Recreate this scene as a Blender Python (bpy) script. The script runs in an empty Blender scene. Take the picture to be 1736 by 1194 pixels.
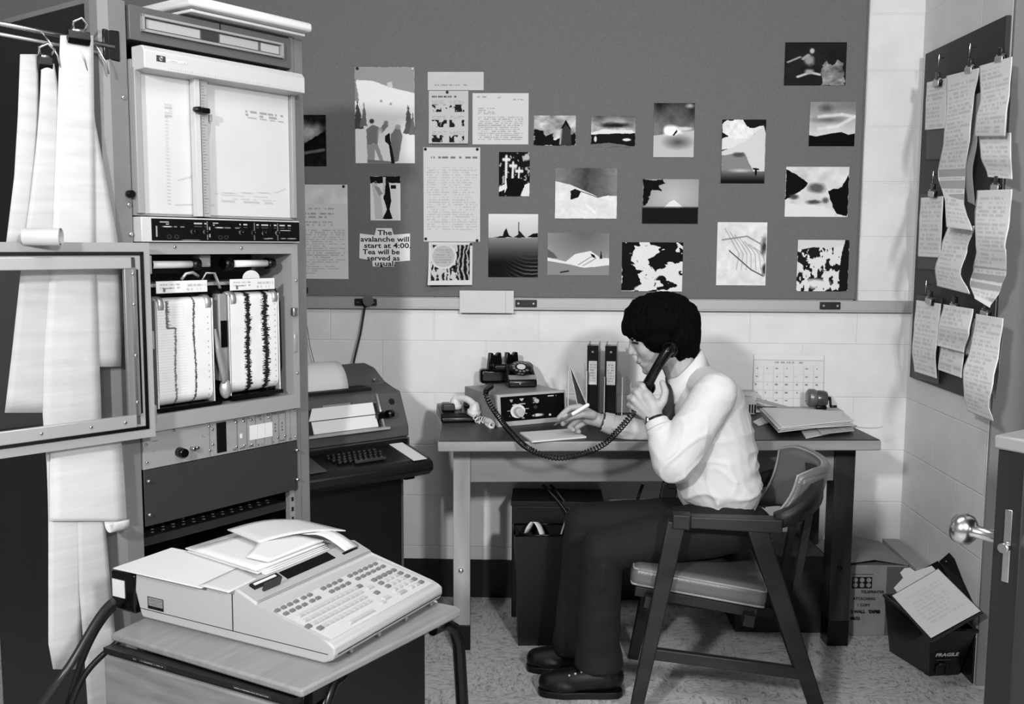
import bpy, bmesh, math, random
import numpy as np
from mathutils import Vector, Matrix, Euler, noise as mnoise
random.seed(4); RS = np.random.RandomState(7)
SC = bpy.context.scene; COL = SC.collection
PI = math.pi
# ---------------------------------------------------------------- camera, world, lights, exposure
FPX = 1674.0; CXP, CYP = 868.0, 597.0; CAMH = 1.40
_yaw, _pit, _rol = math.radians(1.95), math.radians(6.2), .0055
_fw = Vector((-math.sin(_yaw)*math.cos(_pit), math.cos(_yaw)*math.cos(_pit), -math.sin(_pit)))
_r0 = Vector((math.cos(_yaw), math.sin(_yaw), 0)); _u0 = _r0.cross(_fw)
_r = _r0*math.cos(_rol) + _u0*math.sin(_rol); _u = _r.cross(_fw)
CAM = Vector((0, 0, CAMH))
cd = bpy.data.cameras.new('camera'); cam = bpy.data.objects.new('camera', cd); COL.objects.link(cam)
cd.sensor_width = 36; cd.sensor_fit = 'HORIZONTAL'; cd.lens = FPX/1736*36; cd.clip_start = .05
M_ = Matrix((_r, _u, -_fw)).transposed().to_4x4(); M_.translation = CAM; cam.matrix_world = M_
SC.camera = cam
w = bpy.data.worlds.new('world'); SC.world = w; w.use_nodes = True
w.node_tree.nodes['Background'].inputs[0].default_value = (1, 1, 1, 1)
w.node_tree.nodes['Background'].inputs[1].default_value = .02
def area(name, loc, target, size, power, sy=None):
    l = bpy.data.lights.new(name, 'AREA'); l.energy = power; l.size = size
    if sy: l.shape = 'RECTANGLE'; l.size_y = sy
    o = bpy.data.objects.new(name, l); COL.objects.link(o); o.location = loc
    o.rotation_euler = (Vector(target) - Vector(loc)).to_track_quat('-Z', 'Y').to_euler()
    return o
area('flood_lamp_light', (-1.2, -1.0, 2.35), (.45, 3.6, .9), .20, 106)
area('flood_lamp_light', (1.1, -1.0, 2.25), (.3, 3.6, 1.0), .22, 86)
area('ceiling_fill_light', (.1, 1.7, 2.66), (.1, 1.7, 0), 1.2, 20, .3)  # unseen overhead fill light, added to lift the room's brightness
SC.view_settings.view_transform = 'Standard'; SC.view_settings.look = 'None'
SC.view_settings.exposure = 0.0; SC.view_settings.gamma = 1.0; SC.view_settings.use_curve_mapping = False

def ray(px, py): return _fw + _r*((px-CXP)/FPX) - _u*((py-CYP)/FPX)
def P(px, py, Y=None, Z=None, X=None):          # where the line of sight through a photo point meets a real plane
    d = ray(px, py)
    t = (Y/d.y) if Y is not None else ((Z-CAMH)/d.z if Z is not None else X/d.x)
    return CAM + d*t
class Frame:                                     # a local frame on the floor: x along azimuth az, y 90 deg left of it (away), z up
    def __init__(s, ox, oy, az):
        s.o = Vector((ox, oy, 0)); a = math.radians(az)
        s.x = Vector((math.sin(a), math.cos(a), 0)); s.y = Vector((-math.cos(a), math.sin(a), 0))
        s.rz = math.atan2(s.x.y, s.x.x)
    def loc(s, px, py, y=0.0):                   # photo point on the plane local y = const -> local (x, z)
        d = ray(px, py); t = ((s.o + s.y*y - CAM).dot(s.y))/d.dot(s.y); q = CAM + d*t - s.o
        return q.dot(s.x), q.z
    def locz(s, px, py, z):
        q = P(px, py, Z=z) - s.o
        return q.dot(s.x), q.dot(s.y)
    def W(s, x, y, z): return s.o + s.x*x + s.y*y + Vector((0, 0, z))

# ---------------------------------------------------------------- materials
_mc = {}
def G(g): return g**2.2
def mat(name, g, rough=.6, metal=0.0, var=0.0, scale=20.0, bump=0.0, bscale=60.0, stretch=(1, 1, 1), spec=.4, g2=None, coat=0.0):
    key = (name,)
    if key in _mc: return _mc[key]
    m = bpy.data.materials.new(name); m.use_nodes = True; nt = m.node_tree; b = nt.nodes['Principled BSDF']
    c = G(g); b.inputs['Base Color'].default_value = (c, c, c, 1)
    b.inputs['Roughness'].default_value = rough; b.inputs['Metallic'].default_value = metal
    b.inputs['Specular IOR Level'].default_value = spec; b.inputs['Coat Weight'].default_value = coat
    tc = nt.nodes.new('ShaderNodeTexCoord'); mp = nt.nodes.new('ShaderNodeMapping'); mp.inputs['Scale'].default_value = stretch
    nt.links.new(tc.outputs['Object'], mp.inputs['Vector'])
    if var > 0:
        n = nt.nodes.new('ShaderNodeTexNoise'); n.inputs['Scale'].default_value = scale; n.inputs['Detail'].default_value = 6
        nt.links.new(mp.outputs[0], n.inputs['Vector'])
        r = nt.nodes.new('ShaderNodeValToRGB'); r.color_ramp.elements[0].position = .3; r.color_ramp.elements[1].position = .72
        a_, b_ = G(max(.01, g-var)), G(g2 if g2 else min(1, g+var))
        r.color_ramp.elements[0].color = (a_, a_, a_, 1); r.color_ramp.elements[1].color = (b_, b_, b_, 1)
        nt.links.new(n.outputs['Fac'], r.inputs['Fac']); nt.links.new(r.outputs['Color'], b.inputs['Base Color'])
    if bump > 0:
        n2 = nt.nodes.new('ShaderNodeTexNoise'); n2.inputs['Scale'].default_value = bscale; n2.inputs['Detail'].default_value = 4
        nt.links.new(mp.outputs[0], n2.inputs['Vector'])
        bp = nt.nodes.new('ShaderNodeBump'); bp.inputs['Strength'].default_value = bump; bp.inputs['Distance'].default_value = .01
        nt.links.new(n2.outputs['Fac'], bp.inputs['Height']); nt.links.new(bp.outputs['Normal'], b.inputs['Normal'])
    _mc[key] = m; return m
def mat_attr(name='printed_surface', rough=.5, spec=.3):
    if name in _mc: return _mc[name]
    m = bpy.data.materials.new(name); m.use_nodes = True; nt = m.node_tree; b = nt.nodes['Principled BSDF']
    a = nt.nodes.new('ShaderNodeAttribute'); a.attribute_name = 'tone'
    nt.links.new(a.outputs['Color'], b.inputs['Base Color']); b.inputs['Roughness'].default_value = rough
    b.inputs['Specular IOR Level'].default_value = spec
    _mc[name] = m; return m
def mat_glass(name='clear_pane', alpha=.12, g=.99, rough=.03):
    if name in _mc: return _mc[name]
    m = bpy.data.materials.new(name); m.use_nodes = True; nt = m.node_tree; nt.nodes.clear()
    out = nt.nodes.new('ShaderNodeOutputMaterial'); mix = nt.nodes.new('ShaderNodeMixShader')
    t = nt.nodes.new('ShaderNodeBsdfTransparent'); t.inputs[0].default_value = (g, g, g, 1)
    gl = nt.nodes.new('ShaderNodeBsdfGlossy'); gl.inputs['Roughness'].default_value = rough
    mix.inputs[0].default_value = .03 if rough < .05 else .06
    nt.links.new(t.outputs[0], mix.inputs[1]); nt.links.new(gl.outputs[0], mix.inputs[2])
    nt.links.new(mix.outputs[0], out.inputs[0]); _mc[name] = m; return m

# ---------------------------------------------------------------- mesh builder
class MB:
    def __init__(s): s.bm = bmesh.new(); s.mi = 0
    def _v(s, L): return [s.bm.verts.new(p) for p in L]
    def _f(s, vs, smooth=False):
        try: f = s.bm.faces.new(vs); f.material_index = s.mi; f.smooth = smooth; return f
        except ValueError: return None
    def box(s, x0, x1, y0, y1, z0, z1, M=None, bev=0, seg=2):
        if x0 > x1: x0, x1 = x1, x0
        if y0 > y1: y0, y1 = y1, y0
        if z0 > z1: z0, z1 = z1, z0
        pts = [Vector(p) for p in [(x0,y0,z0),(x1,y0,z0),(x1,y1,z0),(x0,y1,z0),(x0,y0,z1),(x1,y0,z1),(x1,y1,z1),(x0,y1,z1)]]
        if M is not None: pts = [M @ p for p in pts]
        v = s._v(pts); fs = [s._f([v[i] for i in q]) for q in [(0,3,2,1),(4,5,6,7),(0,1,5,4),(1,2,6,5),(2,3,7,6),(3,0,4,7)]]
        if bev:
            es = set(e for f in fs for e in f.edges)
            r = bmesh.ops.bevel(s.bm, geom=list(es), offset=bev, segments=seg, affect='EDGES', profile=.5, clamp_overlap=True)
            for f in r['faces']: f.material_index = s.mi; f.smooth = True
        return s
    def prism(s, pts, axis, a, b, bev=0, M=None, smooth=False):
        # pts: polygon (2D); axis: extrusion axis; other two axes in order x,y,z
        def mk(p, t):
            q = {'x': (t, p[0], p[1]), 'y': (p[0], t, p[1]), 'z': (p[0], p[1], t)}[axis]; q = Vector(q)
            return M @ q if M is not None else q
        va = s._v([mk(p, a) for p in pts]); vb = s._v([mk(p, b) for p in pts]); n = len(pts)
        fs = [s._f(va[::-1]), s._f(vb)] + [s._f([va[i], va[(i+1) % n], vb[(i+1) % n], vb[i]], smooth) for i in range(n)]
        fs = [f for f in fs if f]
        if bev:
            es = set(e for f in fs for e in f.edges)
            r = bmesh.ops.bevel(s.bm, geom=list(es), offset=bev, segments=2, affect='EDGES', profile=.5, clamp_overlap=True)
            for f in r['faces']: f.material_index = s.mi; f.smooth = True
        bmesh.ops.recalc_face_normals(s.bm, faces=[f for f in s.bm.faces if f.is_valid])
        return s
    def tube(s, path, r, n=10, cap=True, flat=1.0):
        path = [Vector(p) for p in path]; rs = r if hasattr(r, '__len__') else [r]*len(path)
        rings = []; up = None
        for i, p in enumerate(path):
            t = (path[min(i+1, len(path)-1)] - path[max(i-1, 0)])
            if t.length < 1e-9: t = Vector((0, 0, 1))
            t.normalize()
            if up is None: up = t.orthogonal().normalized()
            else:
                up = up - t*up.dot(t)
                up = up.normalized() if up.length > 1e-6 else t.orthogonal().normalized()
            bi = t.cross(up)
            rings.append(s._v([p + (up*math.cos(2*PI*k/n) + bi*math.sin(2*PI*k/n)*flat)*rs[i] for k in range(n)]))
        for a, b in zip(rings, rings[1:]):
            for k in range(n): s._f([a[k], a[(k+1) % n], b[(k+1) % n], b[k]], True)
        if cap: s._f(rings[0][::-1]); s._f(rings[-1])
        return s
    def cyl(s, p0, p1, r, n=20, r2=None): return s.tube([p0, p1], [r, r if r2 is None else r2], n)
    def bar(s, p0, p1, w_, h_, side=None, w2=None, h2=None, bev=0):
        # rectangular bar from p0 to p1; side = direction of its width
        p0, p1 = Vector(p0), Vector(p1); t = (p1-p0).normalized(); sd = Vector(side or (0, 1, 0)); sd = (sd - t*sd.dot(t)).normalized(); u = t.cross(sd)
        w2 = w2 or w_; h2 = h2 or h_
        a = s._v([p0 + sd*i*w_/2 + u*j*h_/2 for i, j in ((-1,-1),(1,-1),(1,1),(-1,1))]); b = s._v([p1 + sd*i*w2/2 + u*j*h2/2 for i, j in ((-1,-1),(1,-1),(1,1),(-1,1))])
        fs = [s._f(a[::-1]), s._f(b)] + [s._f([a[i], a[(i+1) % 4], b[(i+1) % 4], b[i]]) for i in range(4)]
        if bev:
            es = set(e for f in fs if f for e in f.edges)
            r = bmesh.ops.bevel(s.bm, geom=list(es), offset=bev, segments=2, affect='EDGES', profile=.5, clamp_overlap=True)
            for f in r['faces']: f.material_index = s.mi; f.smooth = True
        return s
    def lathe(s, prof, n=28, M=None, flip=False):
        rings = []
        for (r, z) in prof:
            pts = [Vector((r*math.cos(2*PI*k/n), r*math.sin(2*PI*k/n), z)) for k in range(n)]
            if M is not None: pts = [M @ p for p in pts]
            rings.append(s._v(pts))
        for a, b in zip(rings, rings[1:]):
            for k in range(n): s._f([a[k], a[(k+1) % n], b[(k+1) % n], b[k]], True)
        s._f(rings[0][::-1]); s._f(rings[-1]); return s
    def ell(s, c, r, M=None, seg=20, rings=12):
        R = Matrix.Translation(c) @ (M.to_4x4() if M is not None else Matrix()) @ Matrix.Diagonal((*((r, r, r) if not hasattr(r, '__len__') else r), 1))
        k = bmesh.ops.create_uvsphere(s.bm, u_segments=seg, v_segments=rings, radius=1, matrix=R)
        for v in k['verts']:
            for f in v.link_faces: f.smooth = True; f.material_index = s.mi
        return s
    def cap(s, p0, r0, p1, r1, n=14):            # tapered capsule
        p0, p1 = Vector(p0), Vector(p1); L = (p1-p0).length; t = (p1-p0)/max(L, 1e-9); pa = []; ra = []
        for k in range(5): a = PI/2*k/4; pa.append(p0 - t*r0*math.cos(a)); ra.append(max(r0*math.sin(a), 1e-4))
        for k in range(5): a = PI/2*k/4; pa.append(p1 + t*r1*math.sin(a)); ra.append(max(r1*math.cos(a), 1e-4))
        return s.tube(pa, ra, n)
    def sheet(s, rows, thick=.0008, smooth=True):  # rows: grid of points -> thin solid
        nr, nc = len(rows), len(rows[0]); R = [[Vector(p) for p in r] for r in rows]
        N = [[None]*nc for _ in range(nr)]
        for i in range(nr):
            for j in range(nc):
                a = R[min(i+1, nr-1)][j]-R[max(i-1, 0)][j]; b = R[i][min(j+1, nc-1)]-R[i][max(j-1, 0)]
                n_ = a.cross(b); N[i][j] = n_.normalized() if n_.length > 1e-12 else Vector((0, 0, 1))
        A = [s._v([R[i][j]+N[i][j]*thick/2 for j in range(nc)]) for i in range(nr)]; B = [s._v([R[i][j]-N[i][j]*thick/2 for j in range(nc)]) for i in range(nr)]
        for i in range(nr-1):
            for j in range(nc-1):
                s._f([A[i][j], A[i+1][j], A[i+1][j+1], A[i][j+1]], smooth); s._f([B[i][j], B[i][j+1], B[i+1][j+1], B[i+1][j]], smooth)
        for i in range(nr-1): s._f([A[i][0], B[i][0], B[i+1][0], A[i+1][0]]); s._f([A[i][-1], A[i+1][-1], B[i+1][-1], B[i][-1]])
        for j in range(nc-1): s._f([A[0][j], A[0][j+1], B[0][j+1], B[0][j]]); s._f([A[-1][j], B[-1][j], B[-1][j+1], A[-1][j+1]])
        return s
    def build(s, name, m, parent=None, loc=None, rz=None, recalc=True):
        if recalc: bmesh.ops.recalc_face_normals(s.bm, faces=s.bm.faces[:])
        me = bpy.data.meshes.new(name); s.bm.to_mesh(me); s.bm.free()
        for q in (m if isinstance(m, (list, tuple)) else [m]): me.materials.append(q)
        o = bpy.data.objects.new(name, me); COL.objects.link(o)
        if parent is not None: o.parent = parent
        if loc is not None: o.location = loc
        if rz is not None: o.rotation_euler.z = rz
        return o
def tag(o, label=None, cat=None, group=None, kind=None):
    if label: o['label'] = label
    if cat: o['category'] = cat
    if group: o['group'] = group
    if kind: o['kind'] = kind
    return o
def thing(name, label, cat, loc=(0, 0, 0), rz=0, group=None):
    o = bpy.data.objects.new(name, None); COL.objects.link(o); o.location = loc; o.rotation_euler.z = rz; o.empty_display_size = .05
    return tag(o, label, cat, group)
def copy_tree(o, parent=None):
    c = o.copy(); COL.objects.link(c)
    if parent is not None: c.parent = parent
    for ch in list(o.children): copy_tree(ch, c)
    return c
def plane_text(txt, size, m, name, parent=None, M=None, bold=0.0, spacing=1.0, lines=1.0, align='LEFT', depth=.0004, squeeze=1.0):
    c = bpy.data.curves.new(name, 'FONT'); c.body = txt; c.size = size; c.extrude = depth; c.offset = bold; c.space_character = spacing; c.space_line = lines; c.align_x = align; c.resolution_u = 2
    o = bpy.data.objects.new(name, c); COL.objects.link(o); dg = bpy.context.evaluated_depsgraph_get(); me = bpy.data.meshes.new_from_object(o.evaluated_get(dg))
    bpy.data.objects.remove(o); bpy.data.curves.remove(c); me.materials.clear(); me.materials.append(m)
    if squeeze != 1.0: me.transform(Matrix.Diagonal((squeeze, 1, 1, 1)))
    if M is not None: me.transform(M)
    q = bpy.data.objects.new(name, me); COL.objects.link(q)
    if parent is not None: q.parent = parent
    return q
def remesh(mb, name, m, voxel, parent=None, smooth=4, disp=None):
    # fuse overlapping volumes into one continuous skin
    o = mb.build(name, m, None); md = o.modifiers.new('r', 'REMESH'); md.mode = 'VOXEL'; md.voxel_size = voxel; md.use_smooth_shade = True
    if smooth: sm = o.modifiers.new('s', 'SMOOTH'); sm.iterations = smooth; sm.factor = .5
    dg = bpy.context.evaluated_depsgraph_get(); me = bpy.data.meshes.new_from_object(o.evaluated_get(dg)); o.modifiers.clear(); old = o.data; o.data = me; bpy.data.meshes.remove(old)
    me.materials.clear(); me.materials.append(m); me.name = name
    if disp:
        nrm = [v.normal.copy() for v in me.vertices]
        for v, n_ in zip(me.vertices, nrm): v.co = v.co + n_*disp(v.co, n_)
    for p in me.polygons: p.use_smooth = True
    if parent is not None: o.parent = parent
    return o

# ---------------------------------------------------------------- tonal pictures as vertex tones on a fine grid
def vnoise(u, v, sc, seed=0, octv=4):
    r = np.random.RandomState(seed); out = np.zeros_like(u); amp = 1.0; tot = 0
    for _ in range(octv):
        L = r.rand(64, 64); x = u*sc+.37; y = v*sc+.71; xi = np.floor(x).astype(int); yi = np.floor(y).astype(int); fx = x-xi; fy = y-yi
        fx = fx*fx*(3-2*fx); fy = fy*fy*(3-2*fy)
        g = lambda a, b: L[a % 64, b % 64]
        out += amp*(g(xi, yi)*(1-fx)*(1-fy)+g(xi+1, yi)*fx*(1-fy)+g(xi, yi+1)*(1-fx)*fy+g(xi+1, yi+1)*fx*fy); tot += amp; amp *= .5; sc *= 2
    return out/tot
class Pic:                                       # u to the right, v downward, both 0..1
    def __init__(s, nu, nv, base=.8, asp=1.0):
        s.u, s.v = np.meshgrid((np.arange(nu)+.0)/(nu-1), (np.arange(nv)+.0)/(nv-1)); s.t = np.full(s.u.shape, float(base)); s.asp = asp
    def mask(s, pts, wob=0, seed=1):
        u, v = s.u.copy(), s.v.copy()
        if wob: u = u+(vnoise(s.u, s.v, 9, seed)-.5)*wob; v = v+(vnoise(s.u, s.v, 9, seed+5)-.5)*wob
        ins = np.zeros(u.shape, bool); n = len(pts)
        for i in range(n):
            x0, y0 = pts[i]; x1, y1 = pts[(i+1) % n]
            if y0 == y1: continue
            c = ((y0 > v) != (y1 > v)) & (u < (x1-x0)*(v-y0)/(y1-y0)+x0); ins ^= c
        return ins
    def poly(s, pts, val, wob=0, seed=1):
        m = s.mask(pts, wob, seed); s.t[m] = (val[m] if hasattr(val, 'shape') else val); return s
    def blob(s, cx, cy, rx, ry, val, soft=.3, a=1.0, wob=0, seed=3):
        w_ = (vnoise(s.u, s.v, 8, seed)-.5)*wob if wob else 0
        d = np.sqrt(((s.u-cx)/rx)**2+((s.v-cy)/ry)**2)+w_; k = np.clip((1-d)/max(soft, 1e-3), 0, 1)*a; s.t = s.t*(1-k)+val*k; return s
    def line(s, pts, w_, val, a=1.0):
        for (x0, y0), (x1, y1) in zip(pts, pts[1:]):
            dx, dy = x1-x0, (y1-y0); L2 = dx*dx+dy*dy+1e-12; t = np.clip(((s.u-x0)*dx+(s.v-y0)*dy)/L2, 0, 1)
            d = np.hypot(s.u-x0-t*dx, (s.v-y0-t*dy)); k = np.clip(1.5-d/w_, 0, 1)*a; s.t = s.t*(1-k)+val*k
        return s
    def grad(s, v0, v1, y0=0, y1=1): s.t = v0+(v1-v0)*np.clip((s.v-y0)/(y1-y0), 0, 1); return s
    def noise(s, sc, amp, seed=0, m=None):
        n = (vnoise(s.u, s.v, sc, seed)-.5)*2*amp
        if m is not None: n = n*m
        s.t = np.clip(s.t+n, 0, 1); return s
    def text(s, x0, x1, y0, y1, rows, val=.45, a=.6, seed=0, ragged=.25, indent=None):
        r = np.random.RandomState(seed); h = (y1-y0)/rows
        for i in range(rows):
            e = x1-(r.rand()*ragged*(x1-x0) if r.rand() < .5 else 0); y = y0+(i+.5)*h; xx = x0+(indent[i % len(indent)] if indent else 0)
            k = (np.abs(s.v-y) < h*.27)*(s.u > xx)*(s.u < e)*(vnoise(s.u, s.v*0+i*.7, 46, seed+i, 1) > .38)
            s.t = s.t*(1-k*a)+val*k*a
        return s
    def tree(s, cx, y0, y1, w_, val=.2, sd=1):
        n = 5; L = [(cx, y0)]; R = []
        for k in range(n): a = y0+(y1-y0)*(k+1)/n; L.append((cx-w_*(k+1)/n, a)); L.append((cx-w_*(k+.3)/n, a)); R.append((cx+w_*(k+1)/n, a)); R.append((cx+w_*(k+.3)/n, a))
        return s.poly(L+R[::-1], val, .05, sd)
    def border(s, b, val=.85):
        k = (s.u < b) | (s.u > 1-b) | (s.v < b*s.asp) | (s.v > 1-b*s.asp); s.t[k] = val; return s
def tone_sheet(name, fn, pic, label=None, cat=None, group=None, parent=None, thick=.0006, back=.8, rough=.5, spec=.3, mname='printed_surface'):
    # fn(u, v) -> world (or local) point; surface toned by pic, given a real thickness
    nv, nu = pic.t.shape; me = bpy.data.meshes.new(name); pts = [[Vector(fn(float(pic.u[i, j]), float(pic.v[i, j]))) for j in range(nu)] for i in range(nv)]
    V = [p for r in pts for p in r]; F = []
    for i in range(nv-1):
        for j in range(nu-1): a = i*nu+j; F.append((a, a+nu, a+nu+1, a+1))
    # back side, coarse: offset along the normal of the front
    nf = len(V); bi = list(range(0, nv, max(1, (nv-1)//12))); bj = list(range(0, nu, max(1, (nu-1)//12)))
    if bi[-1] != nv-1: bi.append(nv-1)
    if bj[-1] != nu-1: bj.append(nu-1)
    def nrm(i, j):
        a = pts[min(i+1, nv-1)][j]-pts[max(i-1, 0)][j]; b = pts[i][min(j+1, nu-1)]-pts[i][max(j-1, 0)]; return a.cross(b).normalized()
    idx = {}
    for i in bi:
        for j in bj: idx[i, j] = len(V); V.append(pts[i][j]-nrm(i, j)*thick)
    for a, b in zip(bi, bi[1:]):
        for c, d in zip(bj, bj[1:]): F.append((idx[a, c], idx[a, d], idx[b, d], idx[b, c]))
    for a, b in zip(bi, bi[1:]):
        for j in (0, nu-1):
            ch = [i*nu+j for i in range(a, b+1)] + [idx[b, j], idx[a, j]]; F.append(tuple(ch if j else ch[::-1]))
    for c, d in zip(bj, bj[1:]):
        for i in (0, nv-1):
            ch = [i*nu+j for j in range(c, d+1)] + [idx[i, d], idx[i, c]]; F.append(tuple(ch if not i else ch[::-1]))
    me.from_pydata([tuple(p) for p in V], [], F); me.update()
    at = me.color_attributes.new('tone', 'FLOAT_COLOR', 'POINT'); c = np.ones((len(V), 4), np.float32); lin = np.clip(pic.t, 0.01, 1).ravel()**2.2
    c[:nf, :3] = lin[:, None]; c[nf:, :3] = G(back); at.data.foreach_set('color', c.ravel()); me.materials.append(mat_attr(mname, rough, spec))
    me.polygons.foreach_set('use_smooth', [True]*((nv-1)*(nu-1))+[False]*(len(F)-(nv-1)*(nu-1)))
    o = bpy.data.objects.new(name, me); COL.objects.link(o)
    if parent is not None: o.parent = parent
    return tag(o, label, cat, group)
# ================================================================ THE ROOM
YW = 3.81; XR = 1.39
def block_mat(name, axis, g=.80, off=0.0):
    m = bpy.data.materials.new(name); m.use_nodes = True; nt = m.node_tree; b = nt.nodes['Principled BSDF']; b.inputs['Roughness'].default_value = .45
    tc = nt.nodes.new('ShaderNodeTexCoord'); sp = nt.nodes.new('ShaderNodeSeparateXYZ'); cb = nt.nodes.new('ShaderNodeCombineXYZ')
    nt.links.new(tc.outputs['Object'], sp.inputs[0]); ad = nt.nodes.new('ShaderNodeMath'); ad.operation = 'ADD'; ad.inputs[1].default_value = off
    nt.links.new(sp.outputs['X' if axis == 'x' else 'Y'], ad.inputs[0]); nt.links.new(ad.outputs[0], cb.inputs['X']); nt.links.new(sp.outputs['Z'], cb.inputs['Y'])
    br = nt.nodes.new('ShaderNodeTexBrick'); nt.links.new(cb.outputs[0], br.inputs['Vector']); br.inputs['Scale'].default_value = 1
    br.inputs['Brick Width'].default_value = .4064; br.inputs['Row Height'].default_value = .2052; br.inputs['Mortar Size'].default_value = .0032; br.inputs['Mortar Smooth'].default_value = .6
    br.offset = .5; c1, c2 = G(g), G(g*.99); br.inputs['Color1'].default_value = (c1,)*3+(1,); br.inputs['Color2'].default_value = (c2,)*3+(1,); k = G(min(1, g*1.03)); br.inputs['Mortar'].default_value = (k, k, k, 1)
    n = nt.nodes.new('ShaderNodeTexNoise'); n.inputs['Scale'].default_value = 9; n.inputs['Detail'].default_value = 5; nt.links.new(tc.outputs['Object'], n.inputs['Vector'])
    mx = nt.nodes.new('ShaderNodeMix'); mx.data_type = 'RGBA'; mx.blend_type = 'MULTIPLY'; mx.inputs['Factor'].default_value = .25
    nt.links.new(br.outputs['Color'], mx.inputs['A']); nt.links.new(n.outputs['Fac'], mx.inputs['B']); nt.links.new(mx.outputs['Result'], b.inputs['Base Color'])
    n2 = nt.nodes.new('ShaderNodeTexNoise'); n2.inputs['Scale'].default_value = 90; nt.links.new(tc.outputs['Object'], n2.inputs['Vector'])
    mu = nt.nodes.new('ShaderNodeMath'); mu.operation = 'MULTIPLY_ADD'; mu.inputs[1].default_value = -1.0; nt.links.new(br.outputs['Fac'], mu.inputs[0])
    mm = nt.nodes.new('ShaderNodeMath'); mm.operation = 'MULTIPLY'; mm.inputs[1].default_value = .12; nt.links.new(n2.outputs['Fac'], mm.inputs[0]); nt.links.new(mm.outputs[0], mu.inputs[2])
    bp = nt.nodes.new('ShaderNodeBump'); bp.inputs['Strength'].default_value = .6; bp.inputs['Distance'].default_value = .004; nt.links.new(mu.outputs[0], bp.inputs['Height']); nt.links.new(bp.outputs['Normal'], b.inputs['Normal'])
    return m
def struct(name, mb, m): o = mb.build(name, m); o['kind'] = 'structure'; return o
m_blk_b = block_mat('painted_block_back', 'x', .88, .027); m_blk_r = block_mat('painted_block_side', 'y', .88, .14)
m_plain = mat('plain_wall_paint', .45, .8)
# vinyl tile floor, streaked
def floor_mat():
    m = bpy.data.materials.new('streaked_vinyl_tile'); m.use_nodes = True; nt = m.node_tree; b = nt.nodes['Principled BSDF']; b.inputs['Roughness'].default_value = .32; b.inputs['Specular IOR Level'].default_value = .35
    tc = nt.nodes.new('ShaderNodeTexCoord'); mp = nt.nodes.new('ShaderNodeMapping'); mp.inputs['Scale'].default_value = (1, 1, 1); nt.links.new(tc.outputs['Object'], mp.inputs[0])
    ch = nt.nodes.new('ShaderNodeTexChecker'); ch.inputs['Scale'].default_value = 1/.2286; nt.links.new(mp.outputs[0], ch.inputs[0])
    outs = []
    for st in ((1, .42, 1), (.42, 1, 1)):
        m2 = nt.nodes.new('ShaderNodeMapping'); m2.inputs['Scale'].default_value = st; m2.inputs['Rotation'].default_value = (0, 0, .35); nt.links.new(tc.outputs['Object'], m2.inputs[0])
        n = nt.nodes.new('ShaderNodeTexNoise'); n.inputs['Scale'].default_value = 75; n.inputs['Detail'].default_value = 8; n.inputs['Roughness'].default_value = .62; n.inputs['Distortion'].default_value = 1.2; nt.links.new(m2.outputs[0], n.inputs[0]); outs.append(n)
    mx = nt.nodes.new('ShaderNodeMix'); mx.data_type = 'FLOAT'; nt.links.new(ch.outputs['Fac'], mx.inputs['Factor']); nt.links.new(outs[0].outputs['Fac'], mx.inputs['A']); nt.links.new(outs[1].outputs['Fac'], mx.inputs['B'])
    r = nt.nodes.new('ShaderNodeValToRGB'); e = r.color_ramp.elements; e[0].position = .30; e[0].color = (G(.40),)*3+(1,); e[1].position = .50; e[1].color = (G(.74),)*3+(1,); e2 = e.new(.40); e2.color = (G(.60),)*3+(1,); e3 = e.new(.7); e3.color = (G(.80),)*3+(1,)
    nt.links.new(mx.outputs['Result'], r.inputs[0]); nt.links.new(r.outputs[0], b.inputs['Base Color']); return m
mf = floor_mat()
struct('floor', MB().box(-2.6, 4.0, -2.2, 4.2, -.1, 0), mf)
struct('ceiling', MB().box(-2.6, 4.0, -2.2, 4.2, 2.75, 2.85), m_plain)
struct('wall_back', MB().box(-2.6, 4.0, YW, YW+.2, 0, 2.75), m_blk_b)
struct('wall_left', MB().box(-2.6, -2.4, -2.2, YW, 0, 2.75), m_plain)
struct('wall_front', MB().box(-2.6, 4.0, -2.2, -2.0, 0, 2.75), m_plain)
struct('wall_right', MB().box(XR, XR+.19, 3.10, YW, 0, 2.75).box(XR, XR+.19, -2.0, 2.12, 0, 2.75).box(XR, XR+.19, 2.12, 3.10, 2.15, 2.75), m_blk_r)
struct('wall_corridor', MB().box(2.9, 3.0, -2.0, YW, 0, 2.75), m_plain)
m_base = mat('black_vinyl_base', .1, .4)
struct('baseboard_back', MB().box(-2.4, XR, YW-.006, YW, 0, .155, bev=.002), m_base)
struct('baseboard_right', MB().box(XR-.006, XR, 3.10, YW, 0, .155, bev=.002), m_base)
struct('trim_1', MB().box(XR+.001, XR+.19, 3.085, 3.10, 0, 2.15).box(XR+.001, XR+.19, 2.12, 2.135, 0, 2.15), mat('door_frame_paint', .5, .5))
# ---------------------------------------------------------------- main bulletin board
m_cork = mat('grey_board_cloth', .405, .9, var=.025, scale=260, bump=.25, bscale=700)
def on_wall(px, py, d=0.0): return P(px, py, Y=YW-d)
b_l = on_wall(470, 500).x; b_r = on_wall(1449, 508).x; b_z0 = on_wall(1000, 504).z
board = thing('bulletin_board', 'large grey cloth bulletin board covering the back wall', 'bulletin board', (0, YW, b_z0))
MB().box(-2.38, b_r-.006, -.018, -.001, 0, 1.22).build('panel', m_cork, board)
MB().box(b_r-.006, b_r+.002, -.020, -.001, -.004, 1.225).build('edge_strip', mat('board_edge', .33, .5), board)
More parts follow.
